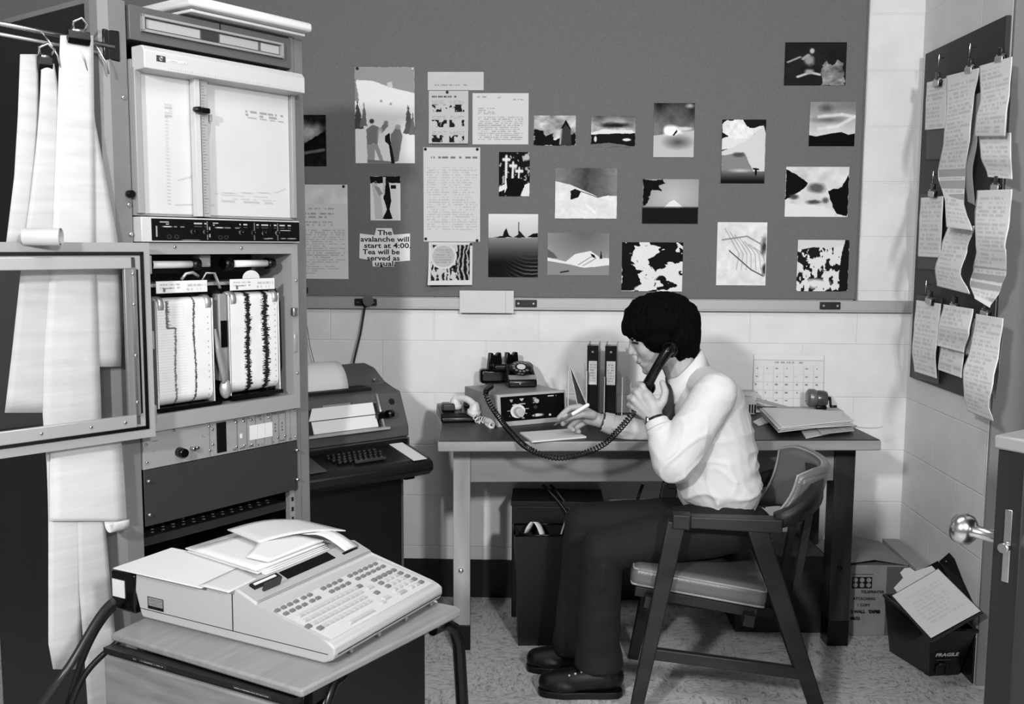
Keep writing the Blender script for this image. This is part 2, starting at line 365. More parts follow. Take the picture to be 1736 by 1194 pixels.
# metal map rail below
rail = thing('map_rail', 'long flat metal map rail under the bulletin board', 'rail', (0, YW, 0))
rz0, rz1 = on_wall(1000, 524).z, on_wall(1000, 505.5).z
m_rail = mat('dull_rail_metal', .62, .45, .3)
MB().box(-1.5, on_wall(1547, 519).x-.004, -.022, 0, rz0, rz1-.002, bev=.002).box(-1.5, on_wall(1547, 519).x-.004, -.026, -.01, rz0-.004, rz0+.004, bev=.0015).build('strip', m_rail, rail)
m_blackm = mat('black_enamel', .09, .35)
for a, b in ((604, 641), (874, 910), (1387, 1421)):
    xa, xb = on_wall(a, 512).x, on_wall(b, 512).x; zc = (rz0+rz1)/2
    h = MB().box(xa, xb, -.033, -.022, zc-.013, zc+.014, bev=.002).build('bracket', m_blackm, rail)
    for xs in (xa+.012, xb-.012): MB().cyl((xs, -.036, zc), (xs, -.032, zc), .004, 10).build("screw", mat("bright_steel", .8, .25, 1), h)
# ---------------------------------------------------------------- pictures pinned to the board
m_pin = mat('dark_pin', .06, .3); m_pinl = mat('pale_pin', .8, .3)
def pin(name_parent, x, z, light=False, y=YW-.024):
    MB().ell((x, y-.0055, z), (.0055, .004, .0055), seg=10, rings=6).build('push_pin', m_pinl if light else m_pin, name_parent)
def pinned(name, rect, pic, label, cat, group=None, d=.018, thick=.0025, pins=(), curl=None, rough=.62, back=.25, spec=.06, edge=None):
    x0, y0, x1, y1 = rect
    q = [on_wall(x0, y0, d), on_wall(x1, y0, d), on_wall(x0, y1, d), on_wall(x1, y1, d)] if len(rect) == 4 else None
    c = (q[0]+q[1]+q[2]+q[3])/4; tl = q[0]; tr = q[1]; bl = q[2]; br = q[3]
    # keep the print a true rectangle
    wv = ((tr-tl)+(br-bl))/2; hv = ((bl-tl)+(br-tr))/2; wv.z = 0; hv.x = 0
    yb = YW-d-thick-.0006
    def fn(u, v):
        p = c+wv*(u-.5)+hv*(v-.5); off = curl(u, v) if curl else 0
        return (p.x, yb-off, p.z)
    o = tone_sheet(name, fn, pic, label, cat, group, thick=thick, back=back, rough=rough, spec=spec, mname='glossy_print' if rough > .61 else 'printed_paper')
    for (u, v, lt) in pins:
        p = fn(u, v); pin(o, p[0], p[2], lt, p[1]+.001)
    return o
def N(w_, h_, k=1.0): return int(w_*k), int(h_*k)
PG = 'photographs pinned to the grey bulletin board'
def rp(rect, base=.8, k=1.0): w_, h_ = abs(rect[2]-rect[0]), abs(rect[3]-rect[1]); return Pic(max(30, int(w_*k*1.45)), max(30, int(h_*k*1.45)), base, w_/h_)

r = (1330, 72, 1434, 145); p = rp(r, .13); p.noise(5, .03, 1)
p.blob(.44, .2, .05, .08, .7, .5).blob(.4, .42, .1, .16, .55, .6, wob=.7, seed=4).blob(.36, .62, .12, .06, .12, .5).line([(.05, .46), (.25, .34)], .018, .6).line([(.3, .38), (.38, .3)], .03, .6).line([(.22, .8), (.42, .7), (.58, .75)], .025, .75).blob(.4, .68, .1, .08, .6, .5, wob=.6)
p.poly([(.6, 1), (.6, .55), (.7, .42), (.78, .55), (.85, .4), (.95, .5), (1, 1)], .12+.75*vnoise(p.u, p.v, 7, 9), .1)
pinned('photograph', r, p, 'photograph of a ski jumper against dark sky, highest on the board', 'photograph')
r = (905, 196, 976, 247); p = rp(r, .6, 1.3); p.t = .25+.75*vnoise(p.u, p.v, 4, 21); p.poly([(0, 1), (0, .45), (.2, .5), (.3, .7), (.45, .6), (.5, .8), (1, .6), (1, 1)], .06, .12).poly([(.62, 1), (.66, .4), (.76, .16), (.88, .45), (.9, 1)], .22).poly([(.64, .45), (.76, .14), (.9, .48), (.86, .45), (.76, .3), (.68, .45)], .05).line([(.63, .95), (.66, .45)], .02, .6)
pinned('photograph', r, p, 'small photograph of a wooden chapel gable under bright clouds', 'photograph')
r = (1002, 197, 1077, 249); p = rp(r, .6, 1.3); p.grad(.35, .7, 0, .3).noise(4, .22, 5).blob(.55, .3, .5, .12, .12, .7, wob=.5).poly([(0, .55), (.25, .42), (.6, .46), (.9, .45), (1, .55), (1, .62), (0, .62)], .85, .06).poly([(0, .6), (1, .56), (1, 1), (0, 1)], .08, .05).poly([(0, .92), (.4, .88), (.8, .95), (1, 1), (0, 1)], .4, .05).blob(.1, .75, .04, .12, .8, .4).blob(.8, .77, .12, .06, .85, .4, wob=.6)
pinned('photograph', r, p, 'small photograph of dark storm cloud over a pale horizon', 'photograph')
r = (1108, 175, 1177, 267); p = rp(r, .5, 1.2); p.grad(.18, .45, 0, .4).noise(4, .15, 8); p.poly([(0, .6), (1, .5), (1, 1), (0, 1)], .72+0*p.u).blob(.6, .72, .45, .16, .3, 1).blob(.45, .5, .3, .12, .93, .4, wob=.6).blob(.75, .47, .25, .05, .8, .6, wob=.5).poly([(.46, .6), (.52, .54), (.56, .5), (.58, .53), (.54, .58), (.5, .62)], .08, .06).blob(.88, .05, .14, .06, .75, 1)
pinned('photograph', r, p, 'upright photograph of a skier bursting through powder cloud', 'photograph')
r = (1223, 203, 1297, 311); p = rp(r, .1, 1.2); p.poly([(0, .1), (.3, -.02), (.45, .0), (.6, .15), (.85, .1), (.95, .1), (1, .3), (0, .48), (0, .3), (.2, .25), (.55, .28), (.75, .22)], .85, .06).poly([(0, .08), (.1, .0), (.35, .0), (.5, .1), (.75, .18), (.7, .28), (.3, .3), (0, .2)], .78+.2*vnoise(p.u, p.v, 12, 3), .08).poly([(0, .5), (.5, .36), (.95, .1), (1, .2), (1, .95), (.8, .95), (0, .95)], .8, .03)
p.poly([(0, .56), (.5, .52), (.75, .8), (1, .82), (1, 1), (0, 1)], .5-.45*np.clip((p.v-.78)*5, 0, 1), .05).blob(.4, .55, .18, .05, .3, .6, wob=.4).blob(.45, .8, .35, .04, .75, 1).blob(.8, .82, .03, .07, .04, .3).line([(.74, .77), (.86, .78)], .012, .04)
pinned('photograph', r, p, 'upright photograph of a tiny figure below a snow dome and peak', 'photograph')
r = (1372, 173, 1450, 249); p = rp(r, .55, 1.2); p.grad(.5, .8, .1, .7).blob(.35, .14, .22, .12, .3, .8).blob(.4, .4, .5, .1, .42, .9).line([(.2, .33), (.7, .28), (.97, .33), (.6, .55), (.2, .6)], .035, .85, .8).noise(4, .07, 4).poly([(0, .74), (.15, .77), (.48, .7), (.7, .67), (.85, .73), (1, .7), (1, 1), (0, 1)], .05)
pinned('photograph', r, p, 'square photograph of layered lens clouds above black ridge', 'photograph')
r = (846, 258, 898, 333); p = rp(r, .07, 1.6); p.t = np.where(vnoise(p.u, p.v, 12, 2) > .66, .6, .07)
for x, y0, y1, w_ in ((.24, .1, .95, .04), (.46, .24, .58, .035), (.66, .36, .6, .028)): p.line([(x, y0), (x-.02, y1)], w_, .85).line([(x-.1, y0+.07), (x+.1, y0+.07)], .035, .85)
p.poly([(.25, .6), (.8, .6), (.85, .8), (.8, .98), (.1, .98), (.25, .85)], .04, .06).poly([(0, .78), (.25, .7), (.28, .82), (0, .9)], .85, .05).poly([(.7, .98), (.85, .75), (1, .7), (1, 1), (.7, 1)], .85, .08).blob(.9, .12, .14, .1, .7, .5, wob=.8)
pinned('photograph', r, p, 'small upright photograph of three white stone crosses', 'photograph')
r = (941, 285, 1046, 371); p = rp(r, .5, 1.1); p.t = .55-.3*np.clip(1-np.abs(p.u-.5)*1.6, 0, 1); p.noise(4, .06, 11).poly([(0, .26), (.25, .33), (.7, .57), (1, .66), (1, 1), (0, 1)], .8+.1*vnoise(p.u, p.v, 6, 2), .01).poly([(.72, .58), (.85, .54), (1, .55), (1, .68)], .88, .03).poly([(.24, .45), (.32, .41), (.43, .46), (.38, .58), (.26, .63)], .08, .03).line([(.42, .46), (.7, .58)], .008, .3).line([(.5, .72), (.65, .88)], .02, .93, .7).noise(20, .04, 9)
pinned('photograph', r, p, 'photograph of a snow slope with one dark rock and grey sky', 'photograph')
r = (1089, 304, 1184, 380); p = rp(r, .65, 1.1); p.t = .72-.25*np.hypot(p.u-.55, p.v-.4); p.poly([(.38, .64), (.5, .5), (.56, .46), (.62, .53), (.75, .64)], .88, .03).poly([(0, .64), (1, .63), (1, 1), (0, 1)], .09).line([(0, .63), (1, .63)], .02, .2, .6).poly([(0, 0), (.36, 0), (.4, .1), (.3, .12), (.36, .28), (.2, .22), (.12, .4), (.08, .58), (0, .6)], .05, .12)
pinned('photograph', r, p, 'photograph of a pale far peak past a dark branch, black foreground', 'photograph')
r = (1331, 283, 1438, 368); p = rp(r, .8, 1.1); p.noise(6, .12, 3).poly([(0, .05), (.18, .15), (.36, .32), (.3, .42), (.1, .6), (0, .66)], .06, .05).poly([(1, .12), (.9, .4), (.68, .48), (.74, .7), (.82, .92), (1, .98)], .06, .06).blob(.5, .42, .18, .13, .35, .5, wob=.5).blob(.4, .64, .32, .12, .8, .5, wob=.4).blob(.14, .6, .1, .07, .3, .6).blob(.45, .7, .16, .06, .3, .6, wob=.5).blob(.64, .67, .07, .08, .35, .6).poly([(0, .72), (.6, .78), (.8, .9), (.8, 1), (0, 1)], .85, .05)
pinned('photograph', r, p, 'photograph of a snow slide spilling between two black rocks', 'photograph')
r = (828, 363, 912, 470); p = rp(r, .8, 1.2); p.grad(.84, .72, 0, .37); m_ = p.v > .375; g_ = .5-.42*np.clip((p.v-.37)/.4, 0, 1); p.t[m_] = g_[m_]
w_ = np.sin((p.v*1.0+.55*(p.u-.5)**2-.45*p.u)*95+vnoise(p.u, p.v, 3, 2)*7); k_ = np.clip((p.u-.25)*1.6, 0, 1)*np.clip((p.v-.62)*4, 0, 1); p.t = np.clip(p.t+np.clip(w_, 0, 1)*.3*k_, 0, 1)
p.poly([(.1, .37), (.28, .34), (.36, .22), (.42, .34), (.5, .37)], .08, .03).poly([(.5, .37), (.6, .32), (.62, .26), (.67, .3), (.75, .37)], .12, .02).line([(.61, .3), (.61, .13)], .008, .15).poly([(.78, .37), (.9, .31), (1, .3), (1, .37)], .06, .02)
pinned('photograph', r, p, 'upright photograph of rippled dark dunes under trees on a pale horizon', 'photograph')
r = (928, 395, 1033, 467); p = rp(r, .5, 1.1); p.t = .62-.25*np.clip(1-np.hypot(p.u-.6, p.v), 0, 1); p.poly([(0, .58), (.3, .68), (.45, .5), (.7, .42), (.85, .58), (1, .6), (1, 1), (0, 1)], .86, .02).poly([(0, .38), (.1, .48), (.18, .6), (.0, .58)], .35, .04).poly([(0, .66), (.35, .74), (.6, .82), (1, .76), (1, 1), (0, 1)], .52, .02).poly([(.7, .48), (.76, .52), (.79, .6), (.72, .56)], .08, .02).poly([(.84, .6), (.86, .4), (.89, .6)], .12, .03).line([(.22, .93), (.34, .9)], .015, .12).line([(.5, .75), (.72, .55)], .008, .5).line([(.58, .77), (.78, .6)], .008, .5)
pinned('photograph', r, p, 'photograph of low white snow hills under plain grey sky', 'photograph')
r = (1054, 411, 1157, 494); p = rp(r, .8, 1.2); n1 = vnoise(p.u, p.v, 7, 31); p.t = np.where(n1 > .5-.12*(p.v < .45)+.1*(p.v > .5), .08, .85); p.poly([(.2, .05), (.65, .1), (.45, .4), (.5, .6), (.25, .45)], .86, .1).poly([(.43, .35), (.8, .06), (.85, .1), (.62, .5), (.55, .62)], .08, .05).poly([(0, .45), (.2, .48), (.35, .85), (.2, .98), (0, 1)], .07, .08).line([(.25, .95), (.5, .78), (.62, .62), (.8, .6)], .035, .85)
pinned('photograph', r, p, 'contrasty photograph of snowy cliffs just above the man', 'photograph')
r = (1215, 377, 1299, 484); p = rp(r, .85, 1.1); p.noise(5, .06, 3)
for k_ in range(7): p.line([(.15+.1*k_, .1+.05*k_), (.3+.1*k_, .3+.03*k_), (.45+.08*k_, .5), (.4+.1*k_, .75)], .008, .55, .7)
p.blob(.95, .35, .1, .2, .25, .8, wob=1.2).blob(.98, .75, .08, .1, .2, .8, wob=1).line([(.1, .28), (.6, .22), (.9, .35)], .01, .5).line([(.25, .45), (.7, .75), (.95, .85)], .01, .3).noise(14, .05, 2).border(.015, .88)
pinned('photograph', r, p, 'bright upright photograph of looping ski tracks on snow', 'photograph')
r = (1351, 407, 1438, 494); p = rp(r, .8, 1.3); n1 = vnoise(p.u*1.6, p.v, 8, 44); p.t = np.where(n1 > .52, .12, .84); p.poly([(0, 0), (1, 0), (1, .08), (.6, .16), (.3, .14), (0, .2)], .8).poly([(.92, 0), (1, 0), (1, 1), (.85, 1), (.82, .5)], .1, .06).blob(.4, .85, .35, .12, .85, .6, wob=.6)
pinned('photograph', r, p, 'photograph of mottled snowy crags in the board\'s lower right corner', 'photograph')
r = (478, 195, 553, 282); p = rp(r, .1, 1.2); p.blob(.6, .35, .5, .28, .62, .7, wob=.6).poly([(.4, .62), (1, .3), (1, .75), (.4, .8)], .06, .04).line([(.4, .76), (.95, .68)], .03, .5, .7).noise(10, .05, 6)
pinned('photograph', r, p, 'dark photograph of a lit cloud half hidden behind the rack', 'photograph')
r = (602, 114, 703, 277); p = rp(r, .86, 1.15); p.poly([(0, 0), (1, 0), (1, .27), (.6, .21), (.3, .14), (0, .13)], .56, .01).poly([(.54, .16), (.62, .15), (.64, .21), (.55, .21)], .75)
p.tree(.05, .32, .64, .10, .28, 2).tree(.0, .1, .34, .08, .5, 3).tree(.15, .36, .62, .07, .42, 4).tree(.90, .38, .68, .09, .34, 5).tree(.97, .46, .7, .07, .4, 6).blob(.44, .35, .03, .02, .55, .6, wob=.6).blob(.6, .38, .03, .02, .55, .6, wob=.6)
p.poly([(.18, .65), (.3, .6), (.42, .63), (.5, .58), (.56, .62), (.4, .72), (.38, .8), (.2, .8)], .46, .03).poly([(.2, .8), (.38, .8), (.48, 1), (.42, 1), (.33, .85), (.32, .97), (.2, .98)], .58, .02).blob(.28, .56, .05, .03, .25, .4).blob(.52, .58, .05, .035, .5, .5).poly([(.6, .7), (.68, .63), (.76, .64), (.8, .72), (.72, .98), (.6, 1)], .45, .03).poly([(.5, .72), (.58, .68), (.6, .8), (.66, 1), (.6, 1), (.56, .8), (.5, .77)], .12, .02).blob(.72, .62, .06, .03, .62, .4).blob(.42, .72, .06, .14, .85, .8).poly([(.2, .96), (.6, .98), (.6, 1), (.2, 1)], .45)
pinned('poster', r, p, 'tall poster of three people in parkas on a snowfield', 'poster', pins=((.05, .015, False), (.97, .02, True)), thick=.001)
r = (628, 299, 679, 374); p = rp(r, .84, 1.7); p.poly([(0, 0), (1, 0), (1, .15), (0, .16)], .1, .04).poly([(.64, .17), (.9, .17), (.9, .32), (.64, .32)], .85).poly([(.68, .2), (.86, .2), (.86, .28), (.68, .28)], .12).poly([(.05, .16), (.2, .1), (.34, .4), (.4, .7), (.42, .97), (.15, .97), (.12, .5)], .72, .03).poly([(.12, .2), (.3, .25), (.42, .4), (.3, .45)], .55, .02).poly([(.52, .12), (.62, .12), (.7, .55), (.64, .75), (.74, .97), (.4, .97), (.55, .75), (.44, .5)], .1, .03).poly([(.42, .02), (.52, .02), (.48, .42), (.42, .42)], .75).blob(.18, .13, .06, .04, .3, .4).blob(.57, .14, .05, .04, .15, .3)
pinned('photograph', r, p, 'small photograph of two people, one pale and one dark, holding skis', 'photograph')
# papers
r = (725, 122, 820, 153); p = rp(r, .74, 1.2); p.text(.12, .75, .66, .78, 1, .5, .7, 3).noise(3, .03, 2)
pinned('note', r, p, 'wide blank note topmost of the pinned papers', 'note', thick=.0006, rough=.6)
r = (727, 154, 794, 244); p = rp(r, .72, 1.6); p.text(.08, .72, .08, .14, 1, .2, .8, 3)
for (a, b) in ((.08, .18), (.52, .18), (.08, .47), (.52, .47), (.08, .76), (.52, .76)):
    p.text(a, a+.38, b, b+.07, 3, .5, .6, int(a*50+b*9)); h_ = .14
    p.poly([(a, b+.08), (a+.38, b+.08), (a+.38, b+.08+h_), (a, b+.08+h_)], np.where(vnoise(p.u, p.v, 11, int(9*b+a*30)) > .5, .12, .72))
pinned('comic_sheet', r, p, 'page of dark comic panels hanging under the blank note', 'page', thick=.0006, rough=.6, pins=((.47, .03, False),), curl=lambda u, v: .012*v**3)
r = (801, 158, 896, 245); p = rp(r, .78, 1.3); p.text(.08, .3, .05, .1, 1, .5, .6, 5).text(.72, .95, .1, .15, 1, .5, .6, 7).text(.1, .4, .28, .42, 4, .5, .6, 6).text(.1, .9, .45, .92, 12, .5, .55, 8)
pinned('letter', r, p, 'typed letter sheet right of the comic page', 'letter', thick=.0006, rough=.6, pins=((.48, .07, True),))
r = (718, 250, 814, 410); p = rp(r, .77, 1.2); p.text(.05, .95, .085, .125, 1, .35, .8, 4)
for x0, x1, sd in ((.06, .3, 1), (.32, .48, 2), (.5, .95, 3)): p.text(x0, x1, .2, .88, 26, .6, .45, sd, .5)
pinned('list_sheet', r, p, 'long sheet with a faint handwritten heading and ruled columns', 'sheet', thick=.0006, rough=.6, pins=((.04, .02, False), (.95, .02, False), (.04, .97, False), (.95, .985, False)))
r = (727, 411, 801, 483); p = rp(r, .78, 1.4); p.poly([(.06, .06), (.94, .06), (.94, .88), (.06, .9)], .5); m_ = p.mask([(.06, .06), (.94, .06), (.94, .88), (.06, .9)], .03)
st = .5+.5*np.sin(p.u*60+vnoise(p.u, p.v, 5, 2)*9); n1 = vnoise(p.u, p.v, 14, 7); tt = np.where(n1+st*.3 > .62, .72, .14); tt = np.where((p.u > .66), np.where(st > .7, .6, .08), tt); p.t[m_] = tt[m_]
p.blob(.34, .33, .31, .31, .76, .05).blob(.34, .33, .26, .26, .66, .05).text(.15, .52, .15, .5, 6, .5, .5, 3).blob(.58, .58, .05, .05, .05, .3)
pinned('drawing', r, p, 'curled print with a pale round plate over dark stripes', 'drawing', thick=.0006, rough=.6, pins=((.97, .04, False),), curl=lambda u, v: .03*(1-u)*v**2+.012*v**2)
r = (470, 313, 590, 473); p = rp(r, .76, 1.1); p.noise(6, .1, 3, (p.v > .04)*(p.v < .2)).text(.3, .96, .24, .27, 1, .5, .6, 5).text(.4, .8, .29, .36, 2, .5, .7, 6).text(.05, .96, .38, .44, 2, .5, .6, 7).text(.08, .96, .47, .95, 20, .55, .55, 8, .5)
pinned('letter', r, p, 'long printed letter with sketched heads, beside the rack', 'letter', thick=.0006, rough=.6, pins=((.95, .02, False),))
# the cut-out sign with bold lettering
sg = thing('slogan_sign', 'white cut-out sign in bold black letters about an avalanche and tea', 'sign', (0, YW-.0185, 0))
def wxz(px, py): q = on_wall(px, py, .02); return (q.x, q.z)
m_sign = mat('white_card', .85, .5); m_ink = mat('black_ink', .05, .6)
SGN = [(638, 387), (664, 387), (667, 398), (695, 396), (695, 442), (669, 444), (668, 452), (632, 452), (631, 442), (609, 438), (610, 396), (635, 399)]
MB().prism([wxz(*q) for q in SGN], 'y', -.0012, 0).build('card', m_sign, sg)
R90 = Matrix.Rotation(PI/2, 4, 'X')
for txt, px, py, wpx in (('The', 640, 398.5, 24), ('avalanche will', 611, 409.5, 80), ('start at 4:00.', 617, 420.3, 77), ('Tea will be', 615, 431, 61), ('served as', 622, 441.6, 54), ('usual.', 635, 450.8, 34)):
    x, z = wxz(px, py); o = plane_text(txt, .0272, m_ink, 'lettering', sg, None, bold=.0006, depth=.0003)
    xs = [v.co.x for v in o.data.vertices]; wd = max(xs)-min(xs); tw = wpx/427.; o.data.transform(Matrix.Translation((x, -.0016, z)) @ R90 @ Matrix.Diagonal((tw/wd, 1, 1, 1)))
x, z = wxz(647, 451); MB().ell((x, -.004, z), (.005, .004, .005), seg=8, rings=6).build('push_pin', m_pin, sg)
r = (779, 493, 871, 531); p = rp(r, .78, .8); p.noise(3, .02, 2).line([(.85, 0), (.85, 1)], .008, .7)
pinned('note', r, p, 'blank pale sheet tucked behind the metal rail', 'note', d=.03, thick=.0006, rough=.6)
# cables from the rail
m_cable = mat('black_cable', .06, .5)
q0 = on_wall(619, 519, .03); q1 = on_wall(600, 613, .06)
tag(MB().tube([q0+Vector((.0, -.006, .03)), q0, q0*.5+q1*.5+Vector((.004, 0, 0)), q1, q1-Vector((.02, .03, .25))], .0042, 8).build('power_cable', m_cable), 'black cable hanging from rail bracket down behind the teletype', 'cable')
tag(MB().cyl(on_wall(624, 510, .034), on_wall(624, 510, .06), .021, 18).build('power_plug', m_blackm), 'round black plug on the rail\'s left bracket', 'plug')
a, b, c_ = on_wall(517, 487, .02), on_wall(520, 550, .03), on_wall(535, 625, .05)
tag(MB().tube([a, a*.5+b*.5, b, b*.5+c_*.5+Vector((-.004, 0, 0)), c_, c_-Vector((-.01, .02, .2))], .0017, 6).build('thin_wire', mat('grey_wire', .35, .5)), 'thin loose wire down the wall behind the rack', 'wire')
tag(MB().tube([(p_ := on_wall(520, 488, .03))+Vector((0, 0, 0)), p_+Vector((.004, -.008, -.012)), p_+Vector((0, -.004, -.02))], .004, 8).build('wall_hook', m_blackm), 'small black hook on the board\'s bottom left edge', 'hook')
# ================================================================ EQUIPMENT RACK
RK = Frame(-.991, 2.351, 35)
m_rack = mat('rack_grey_paint', .43, .45, var=.02, scale=8); m_rackd = mat('rack_side_shaded', .13, .5); m_inner = mat('dark_interior', .05, .6)  # side paint darker than the posts: the rack side's shade put into colour
m_lg = mat('light_instrument_grey', .55, .4); m_white = mat('off_white_plastic', .72, .4); m_paper = mat('plain_paper', .80, .7); m_steel = mat('bright_steel', .8, .25, 1.0); m_black = mat('gloss_black', .045, .25); m_panel = mat('mid_grey_panel', .33, .45); m_alu = mat('brushed_aluminium', .7, .35, .6)
m_paperg = mat('greyish_paper', .78, .7)
def rthing(name, label, cat, F=RK, x=0, y=0, z=0, group=None):
    p = F.W(x, y, z); return thing(name, label, cat, p, F.rz, group)
def screw(par, x, y, z, r=.005, m=None, name='screw', L=.004):
    return MB().lathe([(r*.55, 0), (r, .0), (r, L*.5), (r*.6, L)], 10, Matrix.Translation((x, y, z)) @ Matrix.Rotation(PI/2, 4, 'X')).build(name, m or m_steel, par)
rk = rthing('equipment_rack', 'tall grey equipment rack with rounded corner posts on the left', 'rack')
MB().prism([(-.072, .03), (-.066, .008), (-.045, -.002), (0, 0), (0, .05), (-.072, .05)], 'z', 0, 1.962).build('corner_post', m_rack, rk)
MB().box(.4925, .505, 0, .05, 0, 1.962).box(.505, .545, .004, .05, 0, 1.962, bev=.004).build('corner_post', m_rack, rk)
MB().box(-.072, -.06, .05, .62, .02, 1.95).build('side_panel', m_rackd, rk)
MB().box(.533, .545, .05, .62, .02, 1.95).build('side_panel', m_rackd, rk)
MB().box(-.06, .533, .605, .62, .02, 1.95).build('back_panel', m_inner, rk)
MB().box(-.072, .545, .05, .62, 1.95, 1.962).build('top_panel', m_rack, rk)
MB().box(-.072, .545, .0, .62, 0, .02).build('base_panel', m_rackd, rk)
mr = MB()
mr.box(.474, .492, .012, .03, .02, .70)
rl = mr.build('mounting_rail', m_alu, rk)
for i in range(22): MB().box(.480, .487, .0105, .0125, .05+i*.0292, .062+i*.0292).build('rail_hole', m_inner, rl)
# perforated tray below the blank panel
tr = MB().box(0, .474, .03, .5, .655, .66).box(0, .474, .028, .032, .64, .662).build('perforated_tray', mat('tray_dark', .16, .4), rk)
hh = MB()
for i in range(14):
    for j in range(9): hh.box(.03+i*.031+(j % 2)*.015, .037+i*.031+(j % 2)*.015, .06+j*.024, .066+j*.024, .6601, .6608)
tag(hh.build('tray_hole', mat('tray_hole_glint', .6, .4), tr), kind='stuff')
bp = rthing('blank_panel', 'plain dark grey blank panel low in the rack', 'panel', z=.70)
MB().box(.004, .4915, -.004, .0, 0, .141, bev=.001).build('plate', mat('charcoal_panel', .20, .45), bp)
for x in (.012, .484):
    for z in (.03, .115):
        screw(bp, x, -.004, z, .005, L=.012)
# drawer at the top
dr = rthing('rack_drawer', 'grey rack unit with long recessed handle at the rack\'s top', 'rack unit', z=1.868)
MB().box(.006, .4915, -.006, .4, .008, .088, bev=.002).build('front', m_panel, dr)
hn = MB().box(.035, .46, -.016, -.006, .030, .036, bev=.001).box(.035, .46, -.016, -.006, .064, .070, bev=.001).box(.035, .041, -.016, -.006, .030, .070).box(.454, .46, -.016, -.006, .030, .070).build('handle', m_lg, dr)
for a, b, g_ in ((.05, .2, .62), (.205, .255, .2), (.26, .38, .6), (.39, .45, .62)): MB().box(a, b, -.0075, -.006, .040, .061).build('label_strip', mat('label_%d' % int(g_*100), g_, .5), hn)
MB().box(.26, .264, -.0065, .0, .070, .088).build('seam', m_inner, dr)
stk = rthing('fanfold_stack', 'fanfold stack of chart paper lying on top of the rack', 'paper stack', z=1.962)
rows = []
for i in range(9):
    t = i/8; rows.append([(.16+.3*t, -.05+.02*t + .16*s_, .045-.012*t+.01*math.sin(s_*3)) for s_ in np.linspace(0, 1, 6)])
MB().box(.16, .525, -.030, .2, .002, .010, bev=.003).box(.14, .53, -.055, .2, .011, .036, bev=.008).build('folded_sheets', m_paper, stk)
# ---- XY plotter
pl = rthing('chart_plotter', 'white flatbed pen plotter with glossy chart, upper in the rack', 'plotter', z=1.40)
MB().box(.004, .4915, -.008, .12, .065, .43).build('bed_case', m_lg, pl)
MB().box(.004, .022, -.022, -.008, .07, .41, bev=.002).build('edge_rail', m_lg, pl)
MB().box(.478, .4915, -.022, -.008, .07, .41, bev=.002).build('edge_rail', m_lg, pl)
pc = Pic(150, 120, .75, 1.3); pc.line([(.22, .75), (.3, .72), (.36, .66), (.41, .52), (.43, .38), (.44, .3)], .004, .55, .6).line([(.2, .93), (.45, .92)], .004, .5, .6)
for k in range(26): pc.line([(.155, .3+k*.025), (.17, .3+k*.025)], .004, .5, .5)
pc.text(.15, .2, .2, .3, 5, .5, .5, 2).text(.68, .97, .17, .24, 3, .4, .6, 6).line([(.46, .83), (.9, .8), (.97, .76)], .003, .5, .6).text(.5, .9, .83, .9, 3, .5, .4, 9).noise(3, .025, 4)
tone_sheet('chart', lambda u, v: (.022+.456*u, -.0095, .405-.335*v), pc, parent=pl, thick=.001, rough=.3, mname='plotter_chart')
MB().box(.160, .176, -.034, -.014, .066, .41, bev=.001).build('pen_arm', m_white, pl)
ar = MB().box(.178, .202, -.030, -.014, .066, .41, bev=.001).build('scale_bar', mat('scale_grey', .6, .4), pl)
sc_ = MB()
for k in range(44): sc_.box(.183, .196 if k % 5 == 0 else .190, -.0304, -.0300, .074+k*.0073, .0752+k*.0073)
tag(sc_.build('scale_marks', mat('grey_ink', .35, .5), ar), kind='stuff')
MB().box(.1765, .1775, -.033, -.014, .066, .41).build('arm_slot', m_inner, pl)
MB().cyl((.150, -.045, .327), (.166, -.045, .327), .006, 12, r2=.009).box(.168, .196, -.048, -.034, .320, .334, bev=.003).build('pen_holder', m_black, pl)
MB().box(.206, .214, -.03, -.012, .305, .322, bev=.001).build('pen_clip', m_lg, pl)
cap = MB().prism([(-.01, 0), (-.062, .003), (-.062, .044), (-.052, .056), (-.01, .056)], 'x', .006, .492, bev=.0025)
cap = cap.build('top_cover', m_white, pl, loc=(0, 0, .402))
MB().box(.038, .062, -.0632, -.062, .022, .036, bev=.0004).build('maker_badge', mat('badge_dark', .22, .3), cap)
MB().lathe([(.0052, 0), (.0052, .0006)], 16, Matrix.Translation((.050, -.0632, .029)) @ Matrix.Rotation(PI/2, 4, 'X')).build('badge_disc', m_white, cap)
plane_text('hp', .010, m_ink, 'badge_letters', cap, Matrix.Translation((.0455, -.0641, .0262)) @ R90, bold=.0001)
tk = MB()
for k in range(60): tk.box(.07+k*.0066, .0712+k*.0066, -.0624, -.0618, .007, .0105 if k % 5 else .0125)
tag(tk.build('scale_marks', mat('pale_grey_ink', .62, .5), cap), kind='stuff')
pq = Pic(40, 6, .8, 6); pq.text(0, .95, .2, .8, 1, .45, .6, 2, 0); tone_sheet('model_print', lambda u, v: (.066+.055*u, -.0624, .031-.006*v), pq, parent=cap, thick=.0002)
